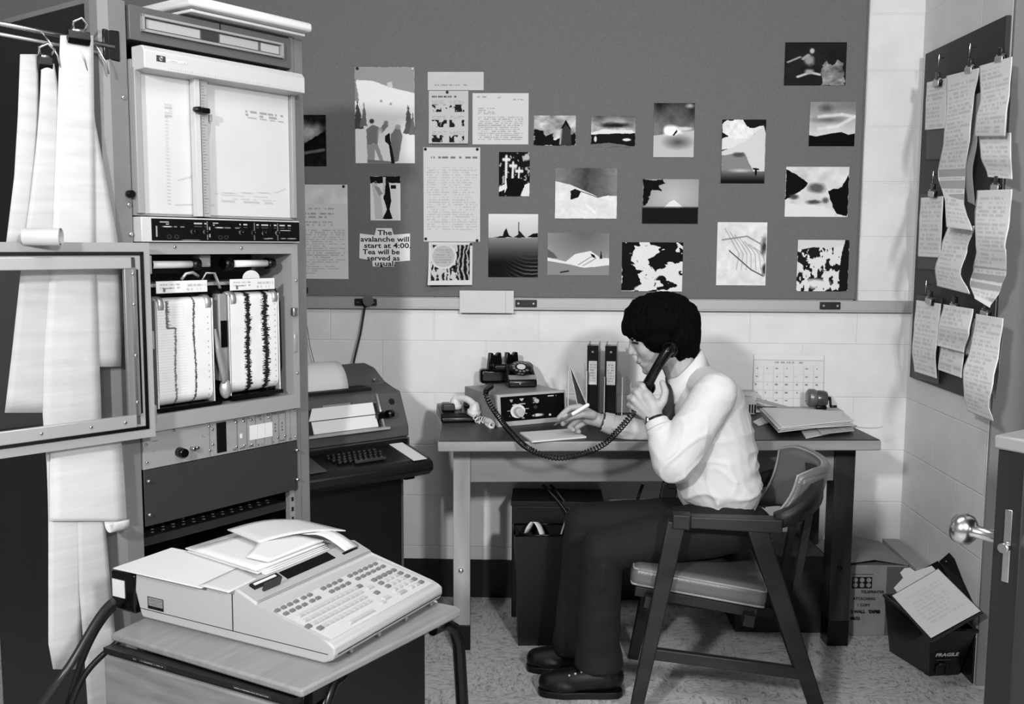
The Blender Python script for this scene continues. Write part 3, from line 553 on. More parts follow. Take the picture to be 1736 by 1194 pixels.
# control strip
cb_ = rthing('plotter_controls', 'black control strip crowded with white markings under the plotter', 'control panel', z=1.402)
MB().box(.004, .4915, -.030, .1, 0, .060, bev=.002).build('case', m_white, cb_)
pc = Pic(330, 44, .05, 7.5); U, V = pc.u, pc.v
for x in (.345, .665, .835): pc.line([(x, .08), (x, .95)], .0035, .45)
for x0, sd in ((.03, 1), (.36, 2)): pc.text(x0+.02, x0+.075, .12, .28, 2, .75, .8, sd, 0).line([(x0+.055, .36), (x0+.075, .36)], .02, .8).line([(x0+.045, .34), (x0, .34), (x0, .82), (x0+.03, .82)], .004, .65).text(x0+.1, x0+.2, .3, .42, 1, .6, .8, sd+3, 0)
for x0, x1, sd in ((.24, .34, 4), (.56, .66, 5), (.68, .77, 6), (.78, .825, 7), (.85, .89, 8), (.91, .95, 9)): pc.text(x0, x1, .12, .24, 1, .75, .85, sd, 0).text(x0, x1, .3, .36, 1, .45, .8, sd, 0)
for x in (.255, .335, .575, .66, .735, .835): pc.blob(x, .58, .02, .13, .62, .4, wob=.5, seed=int(x*99)).blob(x, .58, .012, .08, .03, .2)
for x in (.105, .15, .43, .47): pc.blob(x, .82, .016, .11, .22, .2).blob(x, .82, .010, .07, .04, .2)
for x, y in ((.875, .44), (.91, .44), (.875, .85), (.925, .85), (.955, .85), (.78, .85), (.75, .87)): pc.line([(x-.008, y), (x+.008, y)], .014, .75)
pc.line([(.20, .97), (.28, .97)], .02, .5)
fp = tone_sheet('front_plate', lambda u, v: (.030+.4595*u, -.0315, .0565-.053*v), pc, parent=cb_, thick=.001, rough=.35, mname='control_print')
for x, z in ((.147, .026), (.184, .026), (.294, .026), (.333, .026), (.368, .026), (.414, .026)):
    MB().cyl((x, -.0315, z), (x, -.046, z), .006, 14, r2=.005).build('knob', m_black, cb_)
# ---- chart recorder with glass door
rc = rthing('chart_recorder', 'grey two-drum paper chart recorder, its glass door swung open left', 'recorder', z=.938)
fr = MB(); X0, X1, Z0, Z1 = .004, .4915, 0, .462; a0, a1, c0, c1 = .022, .470, .040, .434
fr.box(X0, a0, -.02, .0, Z0, Z1).box(a1, X1, -.02, 0, Z0, Z1).box(a0, a1, -.02, 0, Z0, c0).box(a0, a1, -.02, 0, c1, Z1)
fr.build('front_frame', m_lg, rc)
w_ = MB().box(a0-.003, a0, 0, .16, c0, c1).box(a1, a1+.003, 0, .16, c0, c1).box(a0, a1, 0, .16, c1, c1+.003).box(a0, a1, 0, .16, c0-.003, c0).build('recess_lining', m_lg, rc)
MB().box(a0, a1, .155, .16, c0, c1).build('recess_back', m_inner, rc)
MB().box(a0, .405, .03, .155, .352, .36).build('lamp_shelf', m_lg, rc)
MB().box(.03, .40, .035, .155, .04, .350).build('black_box', m_black, rc)
MB().prism([(.43, .06), (.45, .08), (.455, .12), (.455, .30), (.44, .34), (.40, .35), (.40, .05)], 'y', .01, .05, bev=.004).build('black_surround', m_black, rc)
for x0 in (.050, .290):
    l_ = MB().cyl((x0, .012, .408), (x0+.118, .012, .408), .0095, 16).build('lamp_tube', mat('milk_glass', .86, .3), rc)
    MB().cyl((x0-.024, .014, .408), (x0+.002, .014, .408), .016, 16).build('lamp_socket', m_black, rc)
    MB().cyl((x0+.118, .014, .408), (x0+.142, .014, .408), .015, 16).build('lamp_socket', m_black, rc)
MB().box(.20, .235, .02, .05, .40, .432, bev=.004).build('connector_block', m_lg, rc)
def drum(x0, wd, pic, z0, z1):
    pth = []; r1, r2 = .02, .03; yf = -.004
    for k in range(7): a = PI/2*k/6; pth.append((yf+r1-r1*math.sin(a) if 0 else yf+r1*(1-math.sin(a)), z1-r1+r1*math.cos(a)))
    n = 8
    for k in range(1, n): pth.append((yf, z1-r1-(z1-r1-z0-r2)*k/n))
    for k in range(7): a = PI/2*k/6; pth.append((yf+r2*(1-math.cos(a)), z0+r2-r2*math.sin(a)))
    cum = [0]
    for p, q in zip(pth, pth[1:]): cum.append(cum[-1]+math.hypot(q[0]-p[0], q[1]-p[1]))
    def at(v):
        s_ = v*cum[-1]
        for i in range(len(pth)-1):
            if s_ <= cum[i+1]+1e-9:
                t = (s_-cum[i])/max(cum[i+1]-cum[i], 1e-9); return (pth[i][0]+(pth[i+1][0]-pth[i][0])*t, pth[i][1]+(pth[i+1][1]-pth[i][1])*t)
        return pth[-1]
    d = tone_sheet('chart_paper', lambda u, v: (x0+wd*u, *at(v)), pic, parent=rc, thick=.0006, rough=.5, mname='chart_print')
    MB().box(x0-.006, x0-.001, -.006, .05, z0-.004, z1-.004, bev=.003).build('side_plate', m_alu, rc); MB().box(x0+wd+.001, x0+wd+.006, -.006, .05, z0-.004, z1-.004, bev=.003).build('side_plate', m_alu, rc)
    for xa in (x0+.010, x0+wd-.010): MB().cyl((xa-.008, .014, z1-.018), (xa+.008, .014, z1-.018), .022, 18).build('sprocket', m_alu, rc)
def trace(p, x0, amp, y0, y1, val=.1, seed=0, bias=0, dens=1.0):
    r_ = np.random.RandomState(seed)
    for i in range(p.v.shape[0]):
        v = p.v[i, 0]
        if v < y0 or v > y1: continue
        dr_ = .012*math.sin(v*9+seed); a = amp*(.25+.75*r_.rand())*(.6+.4*math.sin(v*31+seed)**2); b = amp*(.25+.75*r_.rand())*(1-bias)
        k = (p.u[i] > x0+dr_-b) & (p.u[i] < x0+dr_+a); p.t[i, k] = val+.1*r_.rand()
pa = Pic(100, 210, .82, .6); pa.noise(6, .03, 3)
for k in range(44): pa.line([(0, k/44), (.5, k/44)], .002, .6, .35)
trace(pa, .17, .10, .06, .29, .3, 3, .85); trace(pa, .31, .03, .29, 1, .35, 5); trace(pa, .67, .03, 0, 1, .2, 8); pa.line([(.17, .29), (.31, .29)], .006, .3)
for k in range(18):
    if k % 4 != 2: pa.blob(.93, .06+k*.052, .012, .008, .35, .5)
drum(.055, .158, pa, .054, .326)
pb = Pic(100, 210, .82, .6); pb.noise(6, .03, 9); trace(pb, .36, .09, 0, .98, .08, 12); trace(pb, .74, .11, 0, .98, .07, 15)
for k in range(18): pb.blob(.94, .05+k*.052, .012, .008, .35, .5)
drum(.272, .158, pb, .062, .332)
for x0, z0 in ((.05, .338), (.268, .338)):
    pt = Pic(60, 16, .82, 4); pt.text(.08, .45, .2, .7, 2, .45, .6, 3).text(.55, .95, .2, .9, 2, .5, .5, 6).line([(.15, .9), (.15, .6), (.3, .6)], .02, .3)
    tone_sheet('label_card', lambda u, v: (x0+.148*u, -.012, z0+.030-.030*v), pt, parent=rc, thick=.001)
MB().prism([(.03+.028*math.cos(PI*k/12)+.32, .368+.022*math.sin(PI*k/12)) for k in range(13)], 'y', .004, .006).build('paper_arc', m_paper, rc)
MB().tube([(.13, 0, .37), (.14, -.005, .385), (.16, -.005, .388), (.18, 0, .378)], .004, 8).build('wire_loop', m_alu, rc)
MB().tube([(.19, 0, .365), (.20, -.005, .385), (.225, -.005, .385), (.24, 0, .36), (.245, .0, .345)], .005, 8, flat=.5).build('metal_strip', m_alu, rc)
MB().tube([(.226, .0, .24), (.232, -.004, .18), (.245, -.006, .12), (.25, -.004, .08)], [.006, .012, .016, .010], 12, flat=.6).build('plastic_guide', mat('smoky_plastic', .5, .2), rc)
MB().ell((.25, -.006, .08), (.017, .014, .026)).build('guide_roller', m_alu, rc)
MB().box(.24, .266, .0, .03, .10, .33, bev=.004).build('drum_bracket', mat('grey_bracket', .5, .4), rc)
MB().box(.244, .262, -.004, .0, .19, .26).build('terminal_block', m_black, rc)
MB().box(.05, .235, -.01, .02, .042, .052).build('paper_tray', m_black, rc); MB().box(.268, .44, -.01, .02, .048, .058).build('paper_tray', m_black, rc)
MB().box(.472, .481, -.024, -.02, .16, .21, bev=.001).build('latch_plate', m_alu, rc)
MB().box(.462, .478, -.034, -.02, .262, .285, bev=.003).build('door_catch', m_steel, rc)
for x, z in ((.484, .36), (.482, .10), (.10, .452), (.30, .45)): screw(rc, x, -.02, z, .0045)
# glass door, swung back to the left
da = math.radians(41-35)
def dbox(mb, x0, x1, y0, y1, z0, z1, bev=0): return mb.box(x0, x1, y0, y1, z0, z1, Matrix.Translation((-.004, -.062, 0)) @ Matrix.Rotation(-da, 4, 'Z'), bev=bev)
W_ = .48
f_ = MB(); dbox(f_, -W_, 0, -.012, .012, 0, .034); dbox(f_, -W_, 0, -.012, .012, .428, .462); dbox(f_, -.036, 0, -.012, .012, .034, .428); dbox(f_, -W_, -W_+.036, -.012, .012, .034, .428)
gdoor = f_.build('glass_door', m_lg, rc)
g_ = MB()
for (x0, x1, z0, z1) in ((-W_+.014, -.016, .021, .029), (-W_+.014, -.016, .433, .441), (-.024, -.016, .021, .441), (-W_+.014, -W_+.022, .021, .441)): dbox(g_, x0, x1, -.015, -.011, z0, z1)
g_.build('gasket', m_black, gdoor)
for (x0, x1, z0, z1) in ((-W_+.05, -.05, .030, .060), (-W_+.05, -.05, .402, .430)): g_ = MB(); dbox(g_, x0, x1, -.024, -.012, z0, z1, bev=.002); g_.build('retaining_bar', m_alu, gdoor)
g_ = MB(); dbox(g_, -.068, -.038, -.022, -.010, .056, .405, bev=.002); g_.build('retaining_bar', mat('bar_grey', .48, .4, .4), gdoor)
g_ = MB(); dbox(g_, -.052, -.047, -.026, -.022, .06, .400); g_.build('bright_bead', m_steel, gdoor)
g_ = MB(); dbox(g_, -W_+.05, -.06, -.002, .002, .056, .405); g_.build('glass_pane', mat_glass(), gdoor)
g_ = MB(); dbox(g_, -.036, -.030, -.013, .013, .06, .40); g_.build('inner_seal', m_black, gdoor)
for z in (.09, .20, .32, .39): q = Matrix.Translation((-.004, -.062, 0)) @ Matrix.Rotation(-da, 4, 'Z') @ Vector((-.05, -.026, z)); screw(gdoor, q.x, q.y, q.z, .004)
for x in (-.36, -.27, -.16, -.08):
    q = Matrix.Translation((-.004, -.062, 0)) @ Matrix.Rotation(-da, 4, 'Z') @ Vector((x, -.024, .045)); screw(gdoor, q.x, q.y, q.z, .004)
for z in (.05, .23, .41): MB().box(-.008, .010, -.060, -.018, z-.022, z+.022, bev=.002).build('hinge', m_alu, rc)
# ---- module panel
mp_ = rthing('module_panel', 'light grey panel of plug-in modules with white tags below the recorder', 'instrument panel', z=.842)
pc = Pic(280, 56, .54, 5.3); pc.noise(5, .02, 4)
pc.poly([(.44, .06), (.505, .06), (.505, .93), (.44, .93)], .05)
for x in (.395, .575, .64, .70, .76, .815, .865, .915, .95): pc.line([(x, 0), (x, 1)], .0022, .35)
for x in (.55, .61, .67, .73, .785, .84, .89, .94): pc.text(x-.02, x+.018, .03, .12, 1, .3, .7, int(x*100), 0).text(x-.02, x+.018, .88, .97, 1, .3, .7, int(x*70), 0)
for x in (.84, .89):
    for y in (.4, .5, .6): pc.blob(x, y, .006, .03, .2, .3)
pc.text(.345, .385, .3, .42, 3, .35, .7, 3, 0).text(.03, .08, .26, .30, 1, .25, .9, 3, 0).text(.03, .06, .52, .56, 1, .3, .9, 3, 0).line([(.6, .5), (.6, .62)], .008, .85)
MB().box(.004, .4915, -.004, .1, .001, .095).build('case', m_lg, mp_)
tone_sheet('face', lambda u, v: (.005+.486*u, -.0052, .0945-.093*v), pc, parent=mp_, thick=.001, rough=.4, mname='module_print')
for k in range(3): MB().box(.325+k*.026, .350+k*.026, -.0065, -.0052, .026, .066).build('white_tag', m_paper, mp_)
MB().cyl((.105, -.005, .030), (.105, -.030, .030), .013, 18, r2=.011).build('knob', m_black, mp_)
MB().cyl((.14, -.005, .034), (.14, -.022, .034), .005, 12).build('connector', m_steel, mp_)
MB().cyl((.155, -.005, .034), (.155, -.015, .034), .004, 12).build('connector', m_steel, mp_)
for x, z in ((.012, .065), (.012, .02), (.09, .088), (.195, .084), (.205, .074), (.205, .034), (.195, .02), (.484, .088), (.484, .012), (.28, .082), (.305, .082), (.33, .082), (.36, .08), (.39, .08), (.28, .016), (.305, .016), (.33, .014), (.42, .02), (.445, .02)):
    screw(mp_, x, -.0052, z, .0036)
for x, z in ((-.012, 1.74), (-.008, 1.49), (-.006, 1.42)): screw(rk, x, -.001, z, .006)
MB().cyl((-.008, 0, 1.515), (-.008, -.016, 1.515), .009, 14).build('knob', m_black, rk)
for z in (1.70, 1.50, 1.30, 1.12): screw(rk, .4985, 0, z, .0045)

# ================================================================ HANGING CHART PAPERS at the rack's side
HP = Frame(RK.W(-.0, -.026, 0).x, RK.W(-.0, -.026, 0).y, 40)
def strip(name, rows, y, label, m=m_paperg, wav=.0, group=None, thick=.0008, ycurve=None):
    R_ = []
    rows = sorted(rows); n = len(rows)
    ys = np.linspace(rows[0][0], rows[-1][0], 26)
    for k, yy in enumerate(ys):
        i = max(j for j in range(n) if rows[j][0] <= yy+1e-6); i = min(i, n-2); t = (yy-rows[i][0])/(rows[i+1][0]-rows[i][0])
        l = rows[i][1]*(1-t)+rows[i+1][1]*t; r = rows[i][2]*(1-t)+rows[i+1][2]*t; row = []
        for s_ in np.linspace(0, 1, 7):
            off = y-.003*math.sin(s_*PI)+wav*math.sin(k*.5+s_*2)+(ycurve(k/25, s_) if ycurve else 0)
            x, z = HP.loc(l+(r-l)*s_, yy, off); q = HP.W(x, off, z); row.append(q)
        R_.append(row)
    o = MB().sheet(R_, thick).build(name, m); return tag(o, label, 'chart paper', group)
m_cp = mat('chart_paper_stock', .73, .7, var=.03, scale=6, stretch=(1, 1, 9))
m_cp2 = mat('chart_paper_grey', .70, .7, var=.03, scale=6, stretch=(1, 1, 9))
strip('chart_paper_strip', [(60, 102, 158), (215, 96, 160), (415, 88, 162), (600, 74, 168), (700, 72, 172), (800, 80, 170), (885, 82, 148), (1000, 82, 140), (1110, 82, 137), (1135, 90, 128)], 0, 'brightest and longest chart paper strip, clipped at the top and reaching near the floor', m_cp)
strip('chart_paper_strip', [(75, 135, 152), (200, 130, 160), (415, 120, 201), (540, 120, 209), (622, 110, 205)], .006, 'chart paper strip flaring out right behind the brightest one', m_cp2)
strip('chart_paper_strip', [(722, 92, 200), (750, 86, 206), (800, 84, 210), (850, 84, 213), (884, 84, 215)], -.010, 'broad chart paper with curled corner below the open recorder door', m_cp)
strip('chart_paper_strip', [(108, 70, 92), (160, 68, 100), (240, 62, 106), (330, 52, 106), (415, 40, 106), (600, 20, 100), (700, 8, 90)], .004, 'chart paper strip just left of the brightest one', m_cp2)
strip('chart_paper_strip', [(92, 34, 64), (200, 30, 66), (300, 24, 62), (415, 10, 60)], .012, 'shadowed chart paper strip at the far left edge', m_cp2)
strip('chart_paper_strip', [(860, 130, 176), (1000, 134, 188), (1100, 142, 198), (1215, 150, 206)], -.004, 'lower chart paper strip passing behind the thick cables', m_cp2)
# curled bottom corner as a partial roll
x_, z_ = HP.loc(198, 882, -.03); q_ = HP.W(x_, -.03, z_)
crl = [];
for k in range(13):
    a = -.2+k/12*3.6; crl.append([q_ + HP.x*(.020*s2) + HP.y*(.022*math.cos(a)) + Vector((0, 0, -.022*math.sin(a)-.004)) for s2 in np.linspace(-1, 1, 4)])
tag(MB().sheet(crl, .0008).build('paper_curl', m_cp), 'curled paper end rolling up at the broad sheet\'s lower right', 'chart paper')
x_, z_ = HP.loc(73, 402, -.03); rp_ = HP.W(x_, -.03, z_)
tag(MB().tube([rp_-HP.x*.045-HP.y*.012, rp_+HP.x*.012-HP.y*.062], .019, 20, cap=False).tube([rp_-HP.x*.045-HP.y*.012, rp_+HP.x*.012-HP.y*.062], .015, 20, cap=False).build('paper_roll', m_cp2), 'small roll of paper showing above the open recorder door', 'paper roll')
hr = thing('hanging_rail', 'metal rail with hooks that holds the chart papers, top left', 'rail', HP.W(0, 0, 1.86), HP.rz)
MB().cyl((-.42, .02, .010), (-.035, .02, -.008), .0055, 12).build('rod', m_steel, hr); MB().cyl((-.42, .03, -.012), (-.035, .03, -.026), .004, 12).build('rod', m_alu, hr)
for x in (-.20, -.14, -.09): MB().tube([(x, .02, 0), (x+.006, .0, -.02), (x+.022, -.004, -.05), (x+.03, 0, -.075)], .0022, 8).build('hook', m_steel, hr)
MB().box(-.06, -.02, .02, .045, -.04, .03, bev=.003).build('bracket', m_black, hr)
def bulldog(name, label, M, w_=.055, group=None, parts=True):
    t = thing(name, label, 'clip', group=group); t.matrix_world = M
    MB().prism([(0, -.012), (.006, .0), (.004, .018), (0, .018), (-.004, .018), (-.006, 0)], 'x', -w_/2, w_/2, bev=.001, M=Matrix()).build('jaw', m_black, t)
    MB().tube([(-.012, 0, .018), (-.016, -.012, .034), (0, -.016, .044), (.016, -.012, .034), (.012, 0, .018)], .003, 8).build('wing', m_steel, t)
    MB().cyl((-w_*.3, 0, .018), (w_*.3, 0, .018), .005, 12).build('spring', m_steel, t); return t
x_, z_ = HP.loc(135, 66, -.012); bulldog('bulldog_clip', 'large bulldog clip gripping the brightest chart paper\'s top', Matrix.Translation(HP.W(x_, -.008, z_)) @ Matrix.Rotation(HP.rz, 4, 'Z'), .05)
x_, z_ = HP.loc(78, 110, 0); bulldog('bulldog_clip', 'smaller bulldog clip below the metal rail at far left', Matrix.Translation(HP.W(x_, .004, z_)) @ Matrix.Rotation(HP.rz, 4, 'Z'), .03)

# ================================================================ TELEPRINTER
TT = Frame(-.457, 3.27, 50)
m_tt = mat('teleprinter_grey', .29, .5, var=.015, scale=300); m_ttd = mat('teleprinter_dark', .07, .4); m_tk = mat('key_dark', .12, .35)
tt = rthing('teleprinter', 'dark grey teleprinter on its stand with paper coming over the hood', 'teleprinter', TT)
body = [(0, .755), (.0, .79), (.054, .905), (.159, .918), (.19, .947), (.225, .967), (.29, .977), (.36, .968), (.42, .93), (.46, .86), (.47, .755)]
MB().prism(body, 'x', -.50, 0, bev=.006).build('hood', m_tt, tt)
MB().box(-.50, .0, -.004, .47, .715, .754, bev=.004).build('lower_case', m_tt, tt)
MB().box(-.505, -.012, -.012, .0, .730, .752, bev=.002).build('trim_lip', m_ttd, tt)
kb = MB().prism([(0, .74), (-.15, .712), (-.172, .700), (-.175, .676), (-.15, .655), (.02, .645)], 'x', -.50, -.015, bev=.006).build('keyboard_base', m_ttd, tt)
def kz(y): return .741+y*.187
slope = math.atan(.187)
kw = .0185
for r_, (y, x0, n) in enumerate(((-.035, -.330, 10), (-.055, -.338, 11), (-.075, -.330, 10), (-.095, -.320, 9))):
    for k in range(n):
        x = x0+k*kw; MB().lathe([(.0072, 0), (.0072, .008), (.0062, .010)], 12, Matrix.Translation((x, y-.012, kz(y-.012))) @ Matrix.Rotation(slope, 4, 'X')).build('key', m_tk, kb)
MB().box(-.275, -.165, -.128, -.118, .720, .729, bev=.002).build('space_bar', mat('bar_dark', .2, .4), kb)
# white card and grey plate lying on the keyboard deck are fixed to it
MB().box(-.085, -.035, -.165, -.01, 0, .0015, Matrix.Translation((0, 0, .741)) @ Matrix.Rotation(slope, 4, 'X')).build('instruction_card', m_paper, kb)
MB().box(-.44, -.385, -.150, -.01, 0, .004, Matrix.Translation((0, 0, .741)) @ Matrix.Rotation(slope, 4, 'X'), bev=.001).build('number_plate', mat('plate_grey', .27, .35), kb)
# window slot with paper, shelf, slider
sl = math.atan2(.054, .115)
def onfront(x, t, off=0): return Vector((x, .054*t-off*math.cos(sl), .79+.115*t+off*math.sin(sl)))
def quad(x0, x1, t0, t1, off, th=.003, xl=None):
    m = MB(); a = [onfront(x0, t0, off), onfront(x1, t0, off), onfront(x1, t1, off), onfront(x0 if xl is None else xl, t1, off)]; b = [p+Vector((0, th, -.0)) for p in a]
    va = m._v(a); vb = m._v(b); m._f(va); m._f(vb[::-1])
    for i in range(4): m._f([va[i], vb[i], vb[(i+1) % 4], va[(i+1) % 4]])
    return m
quad(-.372, -.105, .06, .72, .001).build('window_recess', m_inner, tt)
quad(-.352, -.118, .08, .40, .004, .002).build('typed_paper', m_paper, tt)
quad(-.360, -.120, .42, .74, .006, .002, -.34).build('typed_paper', m_paper, tt)
quad(-.30, -.2, .72, .80, .003, .002).build('paper_guide', mat('guide_grey', .5, .4), tt)
MB().box(-.385, -.085, -.022, -.001, .792, .800, bev=.002).build('paper_shelf', mat('shelf_grey', .58, .4), tt)
a, b = onfront(-.098, .95, .006), onfront(-.098, .05, .006); MB().cyl(a, b, .0045, 12).build('slide_rod', m_alu, tt)
c = onfront(-.10, .36, .012); MB().box(c.x-.022, c.x+.01, c.y-.012, c.y+.008, c.z-.01, c.z+.012, bev=.003).build('slide_carriage', m_black, tt)
MB().cyl(c+Vector((.012, -.012, .004)), c+Vector((.034, -.012, .004)), .013, 18).build('platen_knob', m_black, tt)
c = onfront(-.045, .72, .001); MB().lathe([(.011, 0), (.010, .002)], 20, Matrix.Translation(c) @ Matrix.Rotation(PI/2-.44, 4, 'X')).build('round_badge', m_ttd, tt)
MB().box(-.2, -.09, -.007, -.004, .728, .742, bev=.001).build('name_plate_slot', m_black, tt)
MB().box(-.196, -.094, -.009, -.006, .729, .731).build('name_plate_edge', m_alu, tt)
MB().box(-.40, -.095, .085, .155, .908, .9195).build('top_opening', m_inner, tt)
# paper arching out of the opening and over the hood
rows = []
for k in range(15):
    a = PI*k/14; rows.append([Vector((x, .20-.085*math.cos(a)*1.0, .905+.098*math.sin(a))) for x in np.linspace(-.395, -.165, 8)])
MB().sheet(rows, .001).build('paper_web', m_paper, tt)
MB().cyl((-.05, .15, .93), (-.05, .14, .94), .005, 10).build('catch', m_steel, tt)
# stand
MB().box(-.50, -.02, .02, .46, .02, .645, bev=.004).build('stand', mat('stand_black', .04, .5), tt)
MB().box(-.020, -.012, .02, .05, .02, .66).build('stand_edge', mat('stand_edge_grey', .28, .4), tt)
MB().box(-.005, .035, .02, .07, .60, .68, bev=.003).build('junction_box', m_black, tt)
for z in (.62, .635, .655): MB().cyl((.008+z*.01, .02, z), (.008+z*.01, .014, z), .004, 8).build('terminal', m_steel, tt)
for x in (-.49, -.03): MB().cyl((x, .06, 0), (x, .06, .02), .012, 12).build('foot', m_black, tt); MB().cyl((x, .42, 0), (x, .42, .02), .012, 12).build('foot', m_black, tt)
# ================================================================ DESK CALCULATOR ON ITS STAND
TZ = .62
KF = Frame(-.388, 1.747, 26)
m_calc = mat('calculator_beige', .65, .45, var=.01, scale=400); m_calct = mat('calculator_panel', .72, .42); m_disp = mat('display_panel_grey', .60, .4); m_keyl = mat('key_pale', .66, .35); m_keyd = mat('key_grey', .42, .35); m_wood = mat('laminate_woodgrain', .43, .4, var=.05, scale=7, stretch=(9, 1, 9))
st = rthing('typing_stand', 'wood-topped typing stand with hanging leaf, near left foreground', 'stand', KF, 0, 0, 0)
# top: x from -.09 to .37, y from -.02 to .56
MB().prism([(-.104, -.012), (.365, -.058), (.378, -.045), (.372, .53), (-.088, .492)], 'z', TZ-.017, TZ-.001, bev=.005).build('top', mat('laminate_pale', .50, .35, var=.03, scale=7, stretch=(1, 9, 9)), st)
MB().box(-.116, -.092, .0, .48, TZ-.030, TZ-.018).build('hinge_strip', m_black, st)
tp = Pic(30, 4, .06, 8); 
MB().prism([(TZ-.031, 0), (TZ-.40, 0), (TZ-.40, .47), (TZ-.031, .47)], 'x', -.124, -.108, bev=.004, M=Matrix(((1,0,0,0),(0,0,1,0),(0,1,0,0),(0,0,0,1)))).build('drop_leaf', m_wood, st)
m_tube = mat('dark_tube', .10, .25, .5)
for (y0, xs, nm) in ((-.035, .36, 'leg'), (.44, .36, 'leg')):
    MB().tube([(.30, y0+.01, TZ-.03), (.345, y0+.006, TZ-.032), (.37, y0, TZ-.05), (.385, y0-.004, TZ-.09), (.415, y0-.02, .02), (.418, y0-.02, 0)], .014, 14).build('leg', m_tube, st)
    MB().tube([(.03, y0+.04, TZ-.03), (.0, y0+.04, TZ-.035), (-.03, y0+.04, TZ-.08), (-.06, y0+.03, 0)], .014, 14).build('leg', m_tube, st)
MB().tube([(.372, .03, TZ-.010), (.392, .028, TZ-.012), (.400, .026, TZ-.03), (.402, .024, TZ-.075)], .0075, 12).build('leaf_support', m_white, st)
MB().box(-.06, .35, .0, .02, TZ-.05, TZ-.024).build('apron', mat('apron_black', .07, .5), st); MB().box(-.06, .35, .43, .45, TZ-.05, TZ-.024).build('apron', mat('apron_black', .07, .5), st)
MB().box(-.05, .34, .02, .03, .10, TZ-.05).build('back_panel', mat('apron_black', .07, .5), st)
for y in (.40, .14):
    pq = Pic(60, 5, .06, 8); pq.text(.05, .95, .2, .8, 1, .6, .9, int(y*50), 0); q = pq
    tone_sheet('maker_print', lambda u, v: (-.1163, y-.09*u, TZ-.021-.006*v), pq, parent=st, thick=.0003)
# calculator body
ca = rthing('desk_calculator', 'beige programmable desk calculator with sloping keyboard, foreground', 'calculator', KF, 0, 0, TZ)
def cprof(z0=0): return [(.022, 0), (.002, .010), (-.003, .022), (-.002, .036), (.010, .043), (.022, .0455), (.186, .079), (.187, .088), (.234, .106), (.250, .103), (.515, .100), (.520, .055), (.505, .008), (.50, 0)]
MB().prism(cprof(), 'x', 0, .378, bev=.004).build('case', m_calc, ca)
b_ = MB()
b_.box(-.0008, -.0002, .012, .505, .0195, .0207); b_.box(.01, .368, -.0042, -.003, .0195, .0207)
b_.build('case_seam', m_inner, ca)
MB().box(-.0008, .0, .246, .248, .02, .095).build('panel_seam', m_inner, ca)
pt = Pic(30, 26, .5, 1.3); pt.poly([(0, .75), (1, .75), (1, 1), (0, 1)], .06).text(.1, .9, .15, .7, 4, .3, .6, 2, 0).border(.04, .1)
tone_sheet('rating_plate', lambda u, v: (-.0012, .482-.046*u, .050-.026*v), pt, parent=ca, thick=.0004)
for x in (.05, .14, .235, .33): MB().cyl((x, -.004, .012), (x, -.0055, .012), .0035, 10).build('case_screw', m_keyd, ca)
ks = math.atan2(.0335, .164); MK = lambda x, y: Matrix.Translation((x, y, .0455+(y-.022)*.0335/.164)) @ Matrix.Rotation(ks, 4, 'X')
MB().box(0, .350, 0, .148, 0, .0012, MK(.014, .014), bev=.0005).build('keyboard_plate', m_calct, ca)
def key(x, y, w_=.0115, d_=.0085, m=None, h=.0055):
    a = MB(); M = MK(x, y); t = .8
    lo = [(-w_/2, -d_/2, .001), (w_/2, -d_/2, .001), (w_/2, d_/2, .001), (-w_/2, d_/2, .001)]; hi = [(p[0]*t, p[1]*t, h) for p in lo]
    vl = a._v([M @ Vector(p) for p in lo]); vh = a._v([M @ Vector(p) for p in hi]); a._f(vh)
    for i in range(4): a._f([vl[i], vl[(i+1) % 4], vh[(i+1) % 4], vh[i]])
    a._f(vl[::-1])
    return a.build('key', m or m_keyl, ca)
for yy, dx in ((.149, 0), (.130, .003)):
    for x0, n in ((.018, 4), (.078+.018, 2), (.158, 4), (.247, 6)):
        for k in range(n): key(x0+dx+k*.0182, yy, m=m_keyd)
for r_, (yy, x0, n) in enumerate(((.107, .036, 13), (.089, .030, 12), (.071, .034, 11), (.053, .042, 10))):
    for k in range(n): key(x0+k*.0157, yy, .0125, .0105, m=m_keyd if (r_ == 0 and k == 12) else m_keyl)
key(.016, .071, .012, .011, m_keyd); key(.027, .052, .013, .011, m_keyd)
key(.236, .089, .022, .011); key(.229, .066, .012, .011, m_keyd); key(.226, .040, .024, .012); key(.204, .033, .012, .010); key(.122, .026, .090, .009)
for r_, yy in enumerate((.104, .086, .068, .050, .032)):
    for k in range(5):
        dark = r_ == 0 or k == 4 or (k == 0 and r_ in (1, 2))
        if r_ == 4 and k == 1: continue
        key(.272+k*.0182, yy, .026 if (r_ == 4 and k == 0) else .012, .0105, m=m_keyd if dark and not (r_ == 4 and k == 0) else (m_disp if r_ == 4 and k == 0 else m_keyl))
